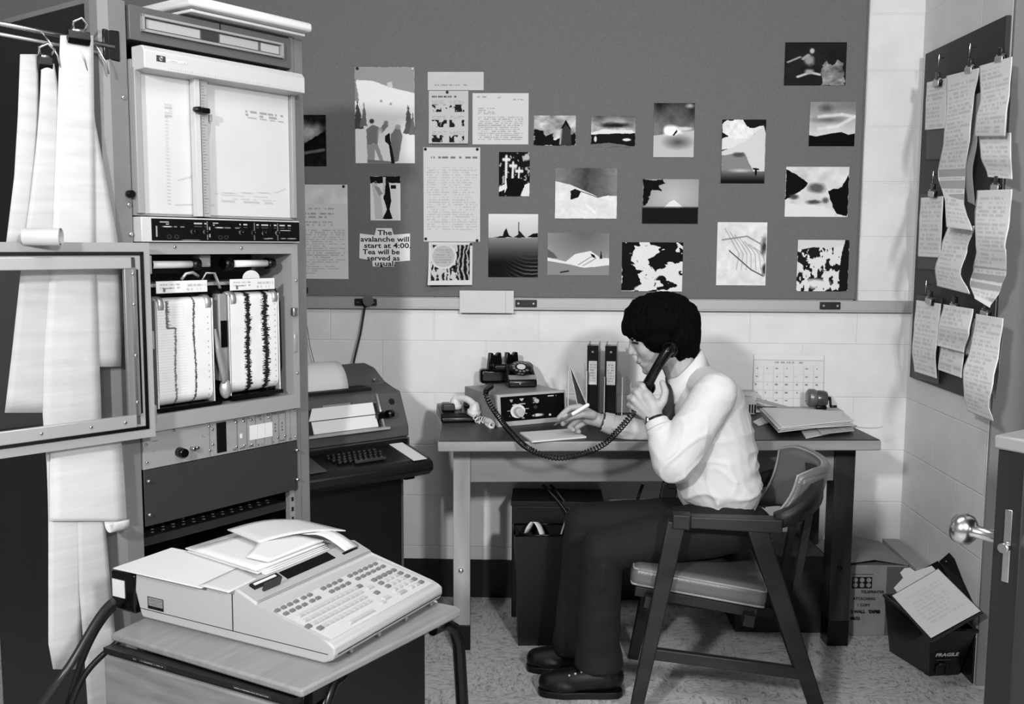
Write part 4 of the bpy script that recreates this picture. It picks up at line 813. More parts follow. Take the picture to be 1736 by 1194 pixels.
# display ledge
ds = math.atan2(.018, .047); MD = lambda x, y: Matrix.Translation((x, .187+y*math.cos(ds), .088+y*math.sin(ds)+.0003)) @ Matrix.Rotation(ds, 4, 'X')
MB().box(.006, .372, .001, .049, 0, .0012, MD(0, 0)).build('display_panel', m_disp, ca)
MB().box(.006, .372, -.0015, 0, -.0075, .0, MD(0, 0)).build('ledge_face', m_disp, ca)
MB().box(.116, .272, .021, .047, .001, .0024, MD(0, 0)).build('display_window', mat('display_black', .03, .08), ca)
MB().box(.028, .106, .030, .046, .001, .006, MD(0, 0)).build('cartridge_slot', m_black, ca)
MB().box(.034, .096, .036, .042, .006, .0075, MD(0, 0)).build('cartridge_label', m_paper, ca)
MB().box(.040, .088, .016, .022, .001, .018, MD(0, 0), bev=.001).build('latch_handle', mat('latch_dark', .18, .4), ca)
MB().box(.300, .352, .020, .026, .001, .0024, MD(0, 0)).build('paper_slot', m_black, ca)
MB().ell((MD(.358, .036) @ Vector((0, 0, .002))), (.007, .012, .003), Matrix.Rotation(ds, 3, 'X')).build('thumbwheel', m_keyd, ca)
# printed strip coming out of the slot and arching back
rows = []
for k in range(12):
    t = k/11; y = .205+.20*t; z = .104+.030*math.sin(min(1, t*2.2)*PI*.62)-.016*max(0, t-.5); rows.append([Vector((x-.03*t, y, z)) for x in np.linspace(.304, .348, 4)])
MB().sheet(rows, .0006).build('printed_strip', m_paper, ca)
# raised cover flap overhanging the left edge, rear
MB().box(-.020, .14, .31, .56, .1010, .1035, bev=.001).build('top_cover', m_paper, ca)
# loose sheets and stack on top
tz = TZ+.104
def quadsheet(name, pts, z, th, label, cat='paper', m=m_paper, grp=None, curl=None):
    a, b, c, d = [Vector((*p, 0)) for p in pts]; R_ = []
    for i in range(9):
        v = i/8; r_ = []
        for j in range(9):
            u = j/8; p = (a*(1-u)+b*u)*(1-v)+(d*(1-u)+c*u)*v; zz = z+(curl(u, v) if curl else 0); r_.append(KF.W(p.x, p.y, zz))
        R_.append(r_)
    return tag(MB().sheet(R_, th).build(name, m), label, cat, grp)
quadsheet('paper_sheet', [(-.016, .32), (-.018, .238), (.075, .246), (.10, .33)], tz+.0010, .0008, 'pale sheet hanging over the calculator\'s left edge beside the panel seam', m=mat('sheet_shaded', .74, .7))
for k, (dx, a_, lb) in enumerate(((0, 0, 'lowest broad sheet of the pile on the calculator'), (.004, .02, 'middle broad sheet of the pile on the calculator'), (-.003, -.02, 'topmost flat sheet of the pile on the calculator'))):
    quadsheet('paper_sheet', [(.088+dx, .262), (.300+dx, .262+a_*.3), (.352+dx, .47+a_), (.128+dx, .50+a_*.5)], tz+.0035+k*.0035, .0022, lb, 'paper')
quadsheet('folded_listing', [(.128, .268), (.30, .262), (.29, .40), (.13, .33)], tz+.0165, .0030, 'folded listing with lifted fan-fold edge on the calculator\'s paper pile', 'paper', curl=lambda u, v: .014*u*v)
quadsheet('paper_sheet', [(.20, .36), (.365, .25), (.385, .40), (.24, .49)], tz+.024, .0024, 'curved greyish sheet draped over the rear of the paper pile', 'paper', m=mat('sheet_shaded', .74, .7), curl=lambda u, v: .016*math.sin(u*PI)*.6)
for k in range(3): quadsheet('paper_sheet', [(.098+.012*k, .2485+.004*k), (.30, .2455+.004*k), (.30, .2600), (.10, .2620)], tz+.0008+.0028*k, .0016, ('lowest', 'middle', 'highest')[k]+' narrow sheet edge just behind the calculator\'s display', 'paper')
# interface plug with cables behind the calculator
ip = rthing('interface_plug', 'black interface plug with white label behind the calculator', 'connector', KF, 0, 0, TZ)
MB().box(.005, .10, .525, .60, -.0005, .086, bev=.006).build('shell', m_black, ip)
x_, z_ = KF.loc(202, 995, .601)
MB().box(-.0, .012, .598, .604, .0, .01).build('latch', m_black, ip)
MB().box(.0032, .005, .556, .592, .030, .068).build('label', m_paper, ip)
def cable(pts, r, label, nm='cable', m=None):
    c = bpy.data.curves.new(nm, 'CURVE'); c.dimensions = '3D'; s_ = c.splines.new('NURBS'); s_.points.add(len(pts)-1)
    for q, p in zip(s_.points, pts): q.co = (*p, 1)
    s_.use_endpoint_u = True; s_.order_u = 4; c.resolution_u = 8; c.bevel_depth = r; c.bevel_resolution = 3; c.use_fill_caps = True
    o = bpy.data.objects.new(nm, c); COL.objects.link(o); me = bpy.data.meshes.new_from_object(o.evaluated_get(bpy.context.evaluated_depsgraph_get())); bpy.data.objects.remove(o); bpy.data.curves.remove(c)
    me.materials.clear(); me.materials.append(m or m_cable); q = bpy.data.objects.new(nm, me); COL.objects.link(q)
    for p in me.polygons: p.use_smooth = True
    return tag(q, label, 'cable')
def PP(px, py, Y): return tuple(P(px, py, Y=Y))
cable([PP(192, 1020, 1.98), PP(178, 1030, 1.98), PP(150, 1075, 1.96), PP(120, 1130, 1.93), PP(95, 1160, 1.9), PP(60, 1210, 1.9)], .009, 'thick dark cable arching down from the calculator plug', 'thick_cable', mat('cable_grey', .16, .35))
cable([PP(192, 1032, 1.985), PP(180, 1042, 2.0), PP(155, 1078, 2.0), PP(130, 1140, 2.0), PP(110, 1215, 1.98)], .007, 'second thinner cable beside the thick one behind the calculator', 'thin_cable')
cable([PP(222, 1070, 2.02), PP(196, 1092, 2.0), PP(160, 1120, 1.98), PP(130, 1160, 1.96), PP(115, 1215, 1.95)], .0065, 'cable looping from the typing stand\'s back corner', 'stand_cable')

# ================================================================ WORK TABLE
DT = .768
D0 = Frame(-.345, 3.132, 85.7); fx, fy = D0.locz(742, 748, DT); DK = Frame(D0.W(fx, fy, 0).x, D0.W(fx, fy, 0).y, 85.7)
m_dtop = mat('dark_linoleum', .15, .45, var=.02, scale=9); m_oak = mat('worn_oak', .56, .5, var=.07, scale=16, stretch=(1, 1, .12)); m_oakh = mat('worn_oak_edge', .50, .5, var=.09, scale=14, stretch=(.12, 1, 1)); m_dwood = mat('darker_wood', .17, .4, var=.04, scale=16, stretch=(1, 1, .12))  # right legs and right side apron get a darker wood tone
LT = 1.458; DD = .545
dk = rthing('work_table', 'long wooden work table with dark top against the wall', 'table', DK, 0, 0, 0)
MB().box(0, LT, 0, DD, DT-.036, DT-.003, bev=.004).build('top', m_oakh, dk)
MB().box(.004, LT-.004, .004, DD-.004, DT-.003, DT, bev=.001).build('linoleum', m_dtop, dk)
# legs measured on the floor
def legat(pxl, pxr, py):
    a = DK.locz(pxl, py, 0); b = DK.locz(pxr, py, 0); return a[0], b[0], a[1]
l0, l1, ly = legat(770, 797, 1103); r0_, r1_, ry = legat(1397, 1440, 1096)
w_l = .058
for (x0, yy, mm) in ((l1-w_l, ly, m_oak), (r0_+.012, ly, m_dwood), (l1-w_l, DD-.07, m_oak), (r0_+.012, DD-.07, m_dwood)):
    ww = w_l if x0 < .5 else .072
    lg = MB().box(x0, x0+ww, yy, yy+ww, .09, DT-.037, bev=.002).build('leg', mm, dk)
    MB().box(x0-.001, x0+ww+.001, yy-.001, yy+ww+.001, .0, .09, bev=.002).build('boot', m_black, lg)
    if yy == ly: MB().ell((x0+ww*.45, yy-.001, .285), (.009, .006, .009)).build('bolt', m_steel if x0 < .5 else m_black, lg)
ap = MB().box(l1-.001, r0_+.02, ly+.012, ly+.032, DT-.175, DT-.037)
ap.build('apron', mat('oak_apron', .50, .45, var=.05, scale=10, stretch=(.1, 1, 1)), dk)
MB().box(l1-w_l, l1-w_l+.02, ly+.05, DD-.06, DT-.16, DT-.037).build('side_apron', m_oak, dk)
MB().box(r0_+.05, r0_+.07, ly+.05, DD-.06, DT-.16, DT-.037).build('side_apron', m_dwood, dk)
# ================================================================ THINGS ON THE TABLE
def onD(px, py, z=None): x, y = DK.locz(px, py, DT if z is None else z); return x, y
qa = P(843.5, 721.8, Z=DT+.004); RX = Frame(qa.x, qa.y, 60)
m_rx = mat('receiver_grey', .50, .4); m_rxf = mat('receiver_trim', .66, .4)
rx = rthing('radio_receiver', 'grey metal receiver with black dial face under the telephone', 'receiver', RX, 0, 0, DT)
MB().box(0, .272, 0, .27, .006, .108, bev=.003).build('case', m_rx, rx)
b_ = MB().prism([(-.012, 0), (-.012, .012), (-.002, .110), (.01, .112), (.01, 0)], 'x', -.003, .275, bev=.0015); b_.build('front_frame', m_rxf, rx)
pc = Pic(200, 76, .06, 2.8)
pc.blob(.26, .62, .115, .28, .86, .03).blob(.26, .62, .085, .21, .7, .03).line([(.26, .62), (.22, .35)], .03, .8).line([(.26, .62), (.29, .34)], .02, .8).line([(.26, .62), (.34, .92)], .02, .7)
for x0, x1, y, sd in ((.14, .2, .36, 1), (.30, .38, .33, 2), (.1, .19, .58, 3), (.37, .43, .54, 4), (.13, .19, .8, 5), (.37, .40, .73, 6), (.5, .55, .32, 7), (.5, .55, .13, 8)): pc.text(x0, x1, y-.035, y+.035, 1, .75, .9, sd, 0)
pc.poly([(.14, .13), (.19, .13), (.175, .24), (.155, .24)], .6).poly([(.29, .12), (.36, .12), (.33, .22), (.32, .22)], .7).blob(.535, .5, .032, .08, .22, .1).poly([(.47, .85), (.51, .8), (.51, .9)], .7).poly([(.53, .78), (.58, .78), (.58, .9), (.53, .9)], .65).line([(.6, .84), (.57, .84)], .05, .8).blob(.76, .87, .022, .05, .8, .2).text(.68, .87, .06, .13, 1, .85, .95, 4, 0)
fs = math.atan2(.010, .098)
tone_sheet('dial_face', lambda u, v: (.008+.258*u, -.0135+.0098*(1-v), .104-.086*v) if 0 else (.008+.258*u, -.0048-.0088*v, .104-.086*v), pc, parent=rx, thick=.001, rough=.25, mname='dial_print')
MB().cyl((.075, -.008, .050), (.075, -.034, .048), .0155, 20, r2=.014).build('tuning_knob', m_white, rx)
MB().cyl((.145, -.006, .085), (.145, -.024, .084), .008, 16, r2=.0075).build('volume_knob', mat('knob_grey', .7, .3), rx)
for x in (.02, .25): MB().cyl((x, .02, 0), (x, .02, .007), .008, 10).build('foot', m_black, rx)
for x in (.02, .25): MB().cyl((x, .24, 0), (x, .24, .007), .008, 10).build('foot', m_black, rx)
# black rotary telephone base on the receiver
TZ2 = DT+.109; q = P(868, 658, Z=TZ2); PH = Frame(q.x-.0, q.y, 78)
ph = rthing('rotary_telephone', 'black rotary desk telephone without its handset, on the receiver', 'telephone', PH, 0, 0, TZ2)
PM = Matrix.Diagonal((.88, .88, .88, 1))
pb_ = MB().prism([(0, 0), (0, .030), (.012, .040), (.105, .092), (.125, .098), (.185, .098), (.205, .070), (.215, .03), (.215, 0)], 'x', -.015, .115, bev=.010, M=Matrix.Scale(.82, 4)); pb_.build('body', m_black, ph)
MB().box(-.10, .0, .12, .175, 0, .055, bev=.012).build('body_wing', m_black, ph); 
def cradle(x, y):
    MB().prism([(-.024, 0), (.024, 0), (.019, .036), (.008, .036), (.004, .024), (-.004, .024), (-.008, .036), (-.019, .036)], 'x', x, x+.022, bev=.003, M=Matrix.Translation((0, y, .072)) @ Matrix.Rotation(.0, 4, 'X')).build('cradle_post', m_black, ph)
MB().box(-.055, .098, .085, .165, .05, .078, bev=.01).build('cradle_saddle', m_black, ph)
for cx, cy in ((-.045, .125), (.02, .135)):
    MB().prism([(-.030, -.03), (.030, -.03), (.023, .036), (.010, .036), (.006, .022), (-.006, .022), (-.010, .036), (-.023, .036)], 'y', -.011, .011, bev=.003, M=Matrix.Translation((cx, cy, .082)) @ Matrix.Rotation(.25, 4, 'Z')).build('cradle_post', m_black, ph)
ang = math.atan2(.052, .093); DM = Matrix.Translation((.042, .048, .064)) @ Matrix.Rotation(ang, 4, 'X')
dl = MB().lathe([(.042, 0), (.042, .006), (.038, .009), (0.001, .009)], 32, DM).build('dial', mat('dial_black', .07, .2), ph)
for k in range(10):
    a = math.radians(50+k*29); MB().lathe([(.0058, 0), (.0058, .0012)], 14, DM @ Matrix.Translation((.0285*math.cos(a), .0285*math.sin(a), .0088))).build('finger_hole', mat('numeral_grey', .42, .4), dl)
MB().lathe([(.016, 0), (.016, .0016)], 24, DM @ Matrix.Translation((0, 0, .0088))).build('number_card', m_paper, dl)
MB().box(-.010, .092, -.002, .024, 0, .002, Matrix.Translation((0, .003, .031)) @ Matrix.Rotation(.50, 4, 'X')).build('metal_trim', m_alu, ph)
MB().cyl((.03, -.002, .016), (.03, -.005, .016), .003, 8).build('lamp', m_steel, ph)
# second phone: dark base with pale handset, coiled pale cord
m_ivory = mat('ivory_plastic', .80, .3)
q = P(800, 716, Z=DT); P2 = Frame(q.x, q.y, 78)
p2 = rthing('telephone_set', 'low dark telephone base at the table\'s left end', 'telephone', P2, 0, 0, DT)
MB().prism([(0, 0), (0, .018), (.03, .03), (.12, .045), (.17, .045), (.18, 0)], 'x', -.11, .02, bev=.006).build('body', m_black, p2)
MB().box(-.10, -.055, .045, .10, .034, .06, bev=.006).build('cradle_post', mat('cradle_grey', .2, .4), p2); MB().box(-.015, .012, .09, .13, .04, .062, bev=.004).build('cradle_post', mat('cradle_grey', .2, .4), p2)
def handset(name, label, m, pe, pm, up, ex=.0, r=.0135, cs=1.0):
    # pe: centre of earpiece, pm: centre of mouthpiece, up: direction the cups face away from (back of the handle)
    pe, pm, up = Vector(pe), Vector(pm), Vector(up).normalized(); ax = (pm-pe).normalized(); up = (up-ax*up.dot(ax)).normalized(); L = (pm-pe).length
    t = thing(name, label, 'telephone handset', (pe+pm)/2)
    c = (pe+pm)/2; mb = MB()
    hp = []
    for k in range(13):
        s_ = k/12; hp.append(pe-c+ax*L*s_+up*(.030+.012*math.sin(s_*PI))*cs)
    mb.tube(hp, [r*(1.05-.12*math.sin(k/12*PI)) for k in range(13)], 14)
    for p0 in (pe-c, pm-c):
        mb.cap(p0+up*.030*cs, .016*cs, p0+up*.016*cs, .019*cs)
        mb.cap(p0+up*.018*cs, .021*cs, p0+up*.004*cs, .0215*cs)
    o = remesh(mb, 'handle', m, .0022, t, 5)
    for p0, nm in ((pe-c, 'earpiece'), (pm-c, 'mouthpiece')):
        Mx = Matrix.Translation(p0+up*.006*cs) @ (-up).to_track_quat('Z', 'Y').to_matrix().to_4x4()
        MB().lathe([(.0245*cs, -.008), (.0255*cs, 0), (.024*cs, .009), (.016*cs, .013), (.0005, .013)], 24, Mx).build(nm, m, t)
    return t
he = P2.W(-.085, .075, DT+.062+.006); hm = P(802, 700, Z=DT+.032)
def onP(px, py, Y): return P(px, py, Y=Y)
handset('telephone_handset', 'pale ivory handset lying across the low dark telephone', m_ivory, onP(771, 690, q.y+.07), onP(803, 702, q.y+.02), (.12, 0, 1))
def coil(name, pts, R_, r, turns, label, m, n=8, stretch=None):
    # helix along a smooth spline
    P_ = [Vector(p) for p in pts]; cum = [0]
    def cr(p0, p1, p2, p3, t): return .5*((2*p1)+(p2-p0)*t+(2*p0-5*p1+4*p2-p3)*t*t+(3*p1-p0-3*p2+p3)*t**3)
    D_ = []
    for i in range(len(P_)-1):
        a, b, c, d = P_[max(i-1, 0)], P_[i], P_[i+1], P_[min(i+2, len(P_)-1)]
        for k in range(24): D_.append(cr(a, b, c, d, k/24))
    D_.append(P_[-1])
    for p, q in zip(D_, D_[1:]): cum.append(cum[-1]+(q-p).length)
    L = cum[-1]; N_ = turns*12; out = []; j = 0; up = None
    for k in range(N_+1):
        f = k/N_; g = stretch(f) if stretch else f; s_ = g*L
        while j < len(cum)-2 and cum[j+1] < s_: j += 1
        t = (s_-cum[j])/max(cum[j+1]-cum[j], 1e-9); p = D_[j].lerp(D_[j+1], t); tg = (D_[min(j+1, len(D_)-1)]-D_[j]).normalized()
        if up is None: up = tg.orthogonal().normalized()
        up = (up-tg*up.dot(tg)).normalized(); bi = tg.cross(up); a = 2*PI*turns*f; out.append(p+(up*math.cos(a)+bi*math.sin(a))*R_)
    return tag(MB().tube([P_[0]]+out+[P_[-1]], r, n).build(name, m), label, 'cord')
coil('coiled_cord', [onP(803, 703, q.y+.0), onP(812, 716, q.y-.02), onP(822, 722, q.y-.01), P(834, 722, Z=DT+.009), P(828, 714, Z=DT+.009), P(806, 709, Z=DT+.009)], .0085, .0028, 26, 'pale coiled cord curling beside the ivory handset', m_ivory)
# note pad
pts = [onD(*a, DT+.002) for a in ((881, 735), (963, 729), (994, 742), (902, 750))]
mb = MB(); mb.prism(pts, 'z', DT+.0005, DT+.006); nb = mb.build('note_pad', m_paper, loc=(0, 0, 0)); nb.matrix_world = Matrix.Translation(DK.o) @ Matrix.Rotation(DK.rz, 4, 'Z'); tag(nb, 'white note pad at the table edge under the writing hand', 'note pad')
# wire / clear organiser with binders
m_clear = mat_glass('clear_acrylic', .1, .93, .08); m_edge = mat('acrylic_edge', .75, .2)
og = thing('desk_organiser', 'clear upright sorter with pale edges holding the binders', 'organiser', P(1010, 706, Z=DT)+Vector((0, 0, 0)), 0)
ob = og.location
def X_at(px, Y): return P(px, 640, Y=Y).x-ob.x
for px0, zt in ((962, .19), (992, .19), (1021, .17), (1050, .17), (1064, .15)):
    xx = X_at(px0, ob.y-.02); MB().box(xx-.0012, xx+.0012, -.16, .05, .004, zt, bev=.0005).build('divider', m_clear, og); MB().box(xx-.0016, xx+.0016, -.163, -.159, .004, zt).build('divider_edge', m_edge, og)
MB().box(X_at(958, ob.y-.02), X_at(1068, ob.y-.02), -.16, .05, 0, .004).build('base', m_clear, og)
def binder(px0, px1, ztop, label):
    x0, x1 = X_at(px0, ob.y-.10)+.003, X_at(px1, ob.y-.10)-.002; t = thing('ring_binder', label, 'binder', (ob.x, ob.y, DT+.005), -.10, 'black binders in the sorter')
    h = ztop
    MB().box(x0, x0+.003, -.128, .05, 0, h).build('cover', m_black, t); MB().box(x1-.003, x1, -.128, .05, 0, h).build('cover', m_black, t)
    sp_ = MB().box(x0, x1, -.131, -.128, 0, h, bev=.001).build('spine', m_black, t)
    MB().box(x0+.005, x1-.005, -.12, .04, .005, h-.012).build('pages', mat('page_edges', .7, .7), t)
    pt = Pic(20, 60, .80, .4); pt.text(.12, .9, .1, .9, 7, .5, .6, px0, .5); tone_sheet('spine_label', lambda u, v: (x0+.006+(x1-x0-.010)*u, -.1316, h-.055-.085*v), pt, parent=t, thick=.0004)
    MB().cyl(((x0+x1)/2, -.131, h-.022), ((x0+x1)/2, -.134, h-.022), .004, 12).build('finger_ring', m_steel, t); return t
binder(999, 1020, .272, 'left black binder with white spine label in the sorter')
binder(1029, 1051, .272, 'right black binder with notched white spine label in the sorter')
# leaning set square like card, dark with pale edge
a, b, c = onP(966, 622, ob.y-.10), onP(998, 694, ob.y-.12), onP(982, 702, ob.y-.10)
mb = MB(); vs = [a, a+Vector((.005, 0, -.004)), b, c]; mb.prism([(p.x-a.x, p.z-a.z) for p in vs], 'y', -.0015, .0015); o = mb.build('triangle_card', mat('card_dark', .2, .3)); o.location = a
mb = MB().bar(Vector((0, -.003, 0)), c-a+Vector((0, -.003, 0)), .003, .003).build('pale_edge', m_edge, o); MB().bar(Vector((.005, -.003, -.004)), b-a+Vector((0, -.003, 0)), .003, .003).build('pale_edge', m_edge, o)
tag(o, 'dark leaning triangle with pale edges left of the binders', 'card')
# calendar on the wall
q0, q1, q2, q3 = P(1278, 601, Y=YW-.004), P(1397, 603, Y=YW-.004), P(1279, 676, Y=YW-.004), P(1394, 688, Y=YW-.004)
pc = Pic(120, 90, .80, 1.35); pc.poly([(0, 0), (1, 0), (1, .1), (0, .1)], .83).line([(0, .1), (1, .1)], .006, .6)
for k in range(1, 7): pc.line([(k/7, .22), (k/7, 1)], .004, .68, .8)
for k in range(6): pc.line([(0, .22+k*.155), (1, .22+k*.155)], .004, .68, .8)
for i in range(5):
    for j in range(7): pc.text(j/7+.02, j/7+.06, .24+i*.155, .29+i*.155, 1, .4, .8, i*7+j, 0)
pc.text(.3, .7, .12, .18, 1, .5, .7, 3)
cal = tone_sheet('wall_calendar', lambda u, v: ((q0*(1-u)+q1*u)*(1-v)+Vector((q0.x*(1-u)+q1.x*u, YW-.004, q0.z-.20))*v)-Vector((0, .004+.012*v*v, 0)), pc, 'pale month calendar on the wall behind the man', 'calendar', thick=.003, back=.7)
# pencil sharpener on a small ledge block
q = P(1390, 690, Y=3.70); SH = thing('pencil_sharpener', 'grey crank pencil sharpener in front of the calendar', 'pencil sharpener', (q.x, q.y, q.z-.008))
m_sh = mat('sharpener_grey', .34, .25, .5)
MB().lathe([(.0, -.03), (.022, -.028), (.029, -.018), (.031, 0), (.030, .018), (.026, .028), (.0, .030)], 24, Matrix.Translation((-.005, 0, .040)) @ Matrix.Rotation(PI/2, 4, 'Y')).build('shavings_drum', m_sh, SH)
MB().lathe([(.012, 0), (.030, .004), (.034, .012), (.034, .03), (.028, .036), (.0005, .036)], 24, Matrix.Translation((-.012, -.0, .042)) @ Matrix.Rotation(-PI/2, 4, 'Y')).build('selector_plate', mat('selector_grey', .42, .3, .4), SH)
MB().box(-.018, .022, -.018, .018, .0, .014, bev=.004).build('base', m_black, SH)
MB().cyl((.02, 0, .04), (.036, 0, .04), .008, 12).build('axle', m_black, SH)
MB().bar((.036, 0, .044), (.036, -.012, .012), .006, .008).cyl((.034, -.012, .012), (.058, -.012, .012), .005, 12).build('crank', m_black, SH)
blk = q.z-.008-DT
tag(MB().box(q.x-.10, q.x+.08, q.y-.035, q.y+.045, DT+.0005, DT+blk-.0005, bev=.003).build('book', mat('book_pale', .66, .6)), 'thick pale book the pencil sharpener stands on', 'book')
# paper stack, magazines and ruler
def flat(name, corners, z, th, label, cat, m=m_paper, grp=None, curl=None):
    L = [P(*c, Z=z) for c in corners]; R_ = []
    for i in range(9):
        v = i/8; r_ = []
        for j in range(9):
            u = j/8; p = (L[0]*(1-u)+L[1]*u)*(1-v)+(L[3]*(1-u)+L[2]*u)*v; p.z += curl(u, v) if curl else 0; r_.append(p)
        R_.append(r_)
    return tag(MB().sheet(R_, th, smooth=False).build(name, m), label, cat, grp)
PS = 'papers piled on the table\'s right end'
flat('magazine', [(1276, 716), (1297, 705), (1320, 713), (1285, 722)], DT+.003, .004, 'small pale leaflet left of the paper pile by the man\'s back', 'leaflet')
flat('magazine', [(1358, 731), (1404, 722), (1434, 733), (1366, 743)], DT+.0035, .005, 'magazine with rounded fold lowest in front of the paper pile', 'magazine', mat('mag_pale', .72, .5), curl=lambda u, v: .008*u)
flat('magazine', [(1380, 722), (1440, 719), (1448, 730), (1392, 736)], DT+.0115, .004, 'thin magazine jutting out right under the paper pile', 'magazine', mat('mag_grey', .64, .5))
for k in range(6):
    d = (k % 3-1)*2.5
    flat('paper_sheaf', [(1290+d, 697-k*1.2), (1392+d, 702-k), (1446+d*1.5, 722-k*1.4), (1322+d, 733-k*1.8)], DT+.017+k*.0042, .0030, ('lowest', 'second', 'third', 'fourth', 'fifth', 'topmost')[k]+' sheaf counted from the bottom of the paper pile right of the man', 'paper', grp=PS, curl=lambda u, v: .003*math.sin(u*3+k))
a, b = P(1277, 676, Y=3.72), P(1450, 724, Y=3.47)
tag(MB().bar(a, b, .028, .003, side=(0, 1, .2)).build('wooden_ruler', mat('ruler_wood', .58, .4)), 'long flat ruler slanting across the paper pile', 'ruler')
cable([tuple(b), PP(1470, 727, 3.5), PP(1488, 727, 3.55), PP(1497, 723, 3.55)], .0012, 'thin wire sticking out over the table\'s right corner', 'thin_wire', mat('wire_pale', .6, .4))
q = P(1266, 690, Y=3.72)
bk = thing('carton', 'partly hidden striped carton between the man and the calendar', 'box', (q.x, 3.72, DT+.0015))
MB().box(-.06, .032, -.02, .05, 0, .085, bev=.002).build('sleeve', mat('sleeve_pale', .66, .5), bk)
for k in range(3): MB().box(.004+k*.010, .010+k*.010, -.0212, -.020, .005, .038).build('stripe', m_black, bk)
pq = Pic(30, 8, .66, 4); pq.text(.05, .9, .15, .85, 1, .2, .9, 3, 0); tone_sheet('print', lambda u, v: (-.02+.036*u, -.0206, .074-.010*v), pq, parent=bk, thick=.0003)
# ================================================================ UNDER THE TABLE
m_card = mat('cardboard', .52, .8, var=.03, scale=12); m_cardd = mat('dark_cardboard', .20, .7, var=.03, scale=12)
def carton(name, label, ox, oy, rz, w_, d_, h, m, cat='box'):
    t = thing(name, label, cat, (ox, oy, 0), rz); MB().box(0, w_, 0, d_, 0.0, h, bev=.003).build('body', m, t); return t
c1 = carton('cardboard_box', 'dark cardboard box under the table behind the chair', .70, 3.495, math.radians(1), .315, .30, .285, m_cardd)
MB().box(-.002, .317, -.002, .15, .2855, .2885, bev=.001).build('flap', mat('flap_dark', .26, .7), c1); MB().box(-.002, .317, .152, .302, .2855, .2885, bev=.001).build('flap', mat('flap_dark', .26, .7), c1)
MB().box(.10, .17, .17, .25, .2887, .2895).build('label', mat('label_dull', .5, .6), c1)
c2 = carton('cardboard_box', 'printed cardboard carton right of the table leg', 1.045, 3.478, math.radians(2), .265, .29, .262, m_card)
fl = MB().prism([(0, 0), (.14, .022), (.262, .002), (.262, .006), (.14, .026), (0, .004)], 'y', -.004, .28, M=Matrix.Translation((0, 0, .2625))).build('flap', mat('flap_tan', .50, .7, var=.02, scale=12), c2)
MB().box(.188, .2655, -.001, .002, .004, .258).build('shaded_tape', mat('tape_dark', .36, .5), c2)
def ctext(t_, x, z, s_, b=.0004): return plane_text(t_, s_, m_ink, 'lettering', c2, Matrix.Translation((x, -.0012, z)) @ R90, bold=b, depth=.0002)
ctext('TELEPRINTER', .098, .160, .014); ctext('ATTACHING', .070, .135, .014); ctext('1 COPY', .085, .111, .014); ctext('2 WALL', .064, .086, .015, .0008); ctext('TAPES', .128, .086, .015, .0014); ctext('88/32', .064, .061, .015, .0008)
lg = MB(); 
for i in range(3):
    for j in range(2):
        lg_ = None
def ring(cx, cz, r0, r1, par, m):
    mb = MB(); n = 20
    A_ = [Vector((cx+r0*math.cos(2*PI*k/n), -.0016, cz+r0*math.sin(2*PI*k/n))) for k in range(n)]; B_ = [Vector((cx+r1*math.cos(2*PI*k/n), -.0016, cz+r1*math.sin(2*PI*k/n))) for k in range(n)]
    va, vb = mb._v(A_), mb._v(B_)
    for k in range(n): mb._f([va[k], va[(k+1) % n], vb[(k+1) % n], vb[k]])
    return mb.build('emblem_ring', m, par)
em = MB().box(.064, .136, -.0013, -.0005, .178, .220, bev=.0).build('emblem', m_ink, c2)
for i in range(3): MB().lathe([(.0085, 0), (.0085, .0005)], 18, Matrix.Translation((.076+i*.024, -.0013, .209)) @ Matrix.Rotation(PI/2, 4, 'X')).build('emblem_disc', m_card, em)
for i in range(3): MB().lathe([(.0085, 0), (.0085, .0005)], 18, Matrix.Translation((.076+i*.024, -.0013, .190)) @ Matrix.Rotation(PI/2, 4, 'X')).build('emblem_disc', m_card, em)
MB().box(.064, .14, -.0012, -.0005, .229, .2305).build('printed_line', m_ink, c2)
c3 = carton('cardboard_box', 'narrow plain carton squeezed between the printed carton and the right wall', 1.318, 3.44, 0, .062, .355, .27, mat('cardboard_pale', .58, .8))
# left: dark bins and boxes
wb = thing('waste_basket', 'black metal waste basket with paper showing over its rim', 'waste basket', (.0, 3.40, 0), math.radians(4))
bm_ = MB(); 
pr = [(-.105, -.07), (.105, -.07), (.105, .07), (-.105, .07)]
va = bm_._v([(p[0]*.86, p[1]*.86, .0) for p in pr]); vb = bm_._v([(p[0]*1.0, p[1]*1.0, .40) for p in pr]); vc = bm_._v([(p[0]*.97, p[1]*.97, .40) for p in pr]); vd = bm_._v([(p[0]*.84, p[1]*.84, .006) for p in pr])
bm_._f(va[::-1]); bm_._f(vd)
for i in range(4): j = (i+1) % 4; bm_._f([va[i], va[j], vb[j], vb[i]]); bm_._f([vb[i], vb[j], vc[j], vc[i]]); bm_._f([vc[i], vc[j], vd[j], vd[i]])
bm_.build('body', mat('basket_black', .07, .45), wb)
MB().tube([(-.105, -.07, .4), (.105, -.07, .4), (.105, .07, .4), (-.105, .07, .4), (-.105, -.07, .4)], .004, 8).build('rim', m_black, wb)
o = MB().sheet([[Vector((-.07+.06*u+.02*math.sin(v*3), -.02+.05*v, .36+.075*math.sin((u*.8+.15)*PI)*(1-.2*v))) for u in np.linspace(0, 1, 9)] for v in np.linspace(0, 1, 5)], .0008).build('crumpled_paper', m_paper); o.matrix_world = Matrix.Translation((.0, 3.40, 0)) @ Matrix.Rotation(math.radians(4), 4, 'Z'); tag(o, 'curled white paper sticking out of the black waste basket', 'paper')
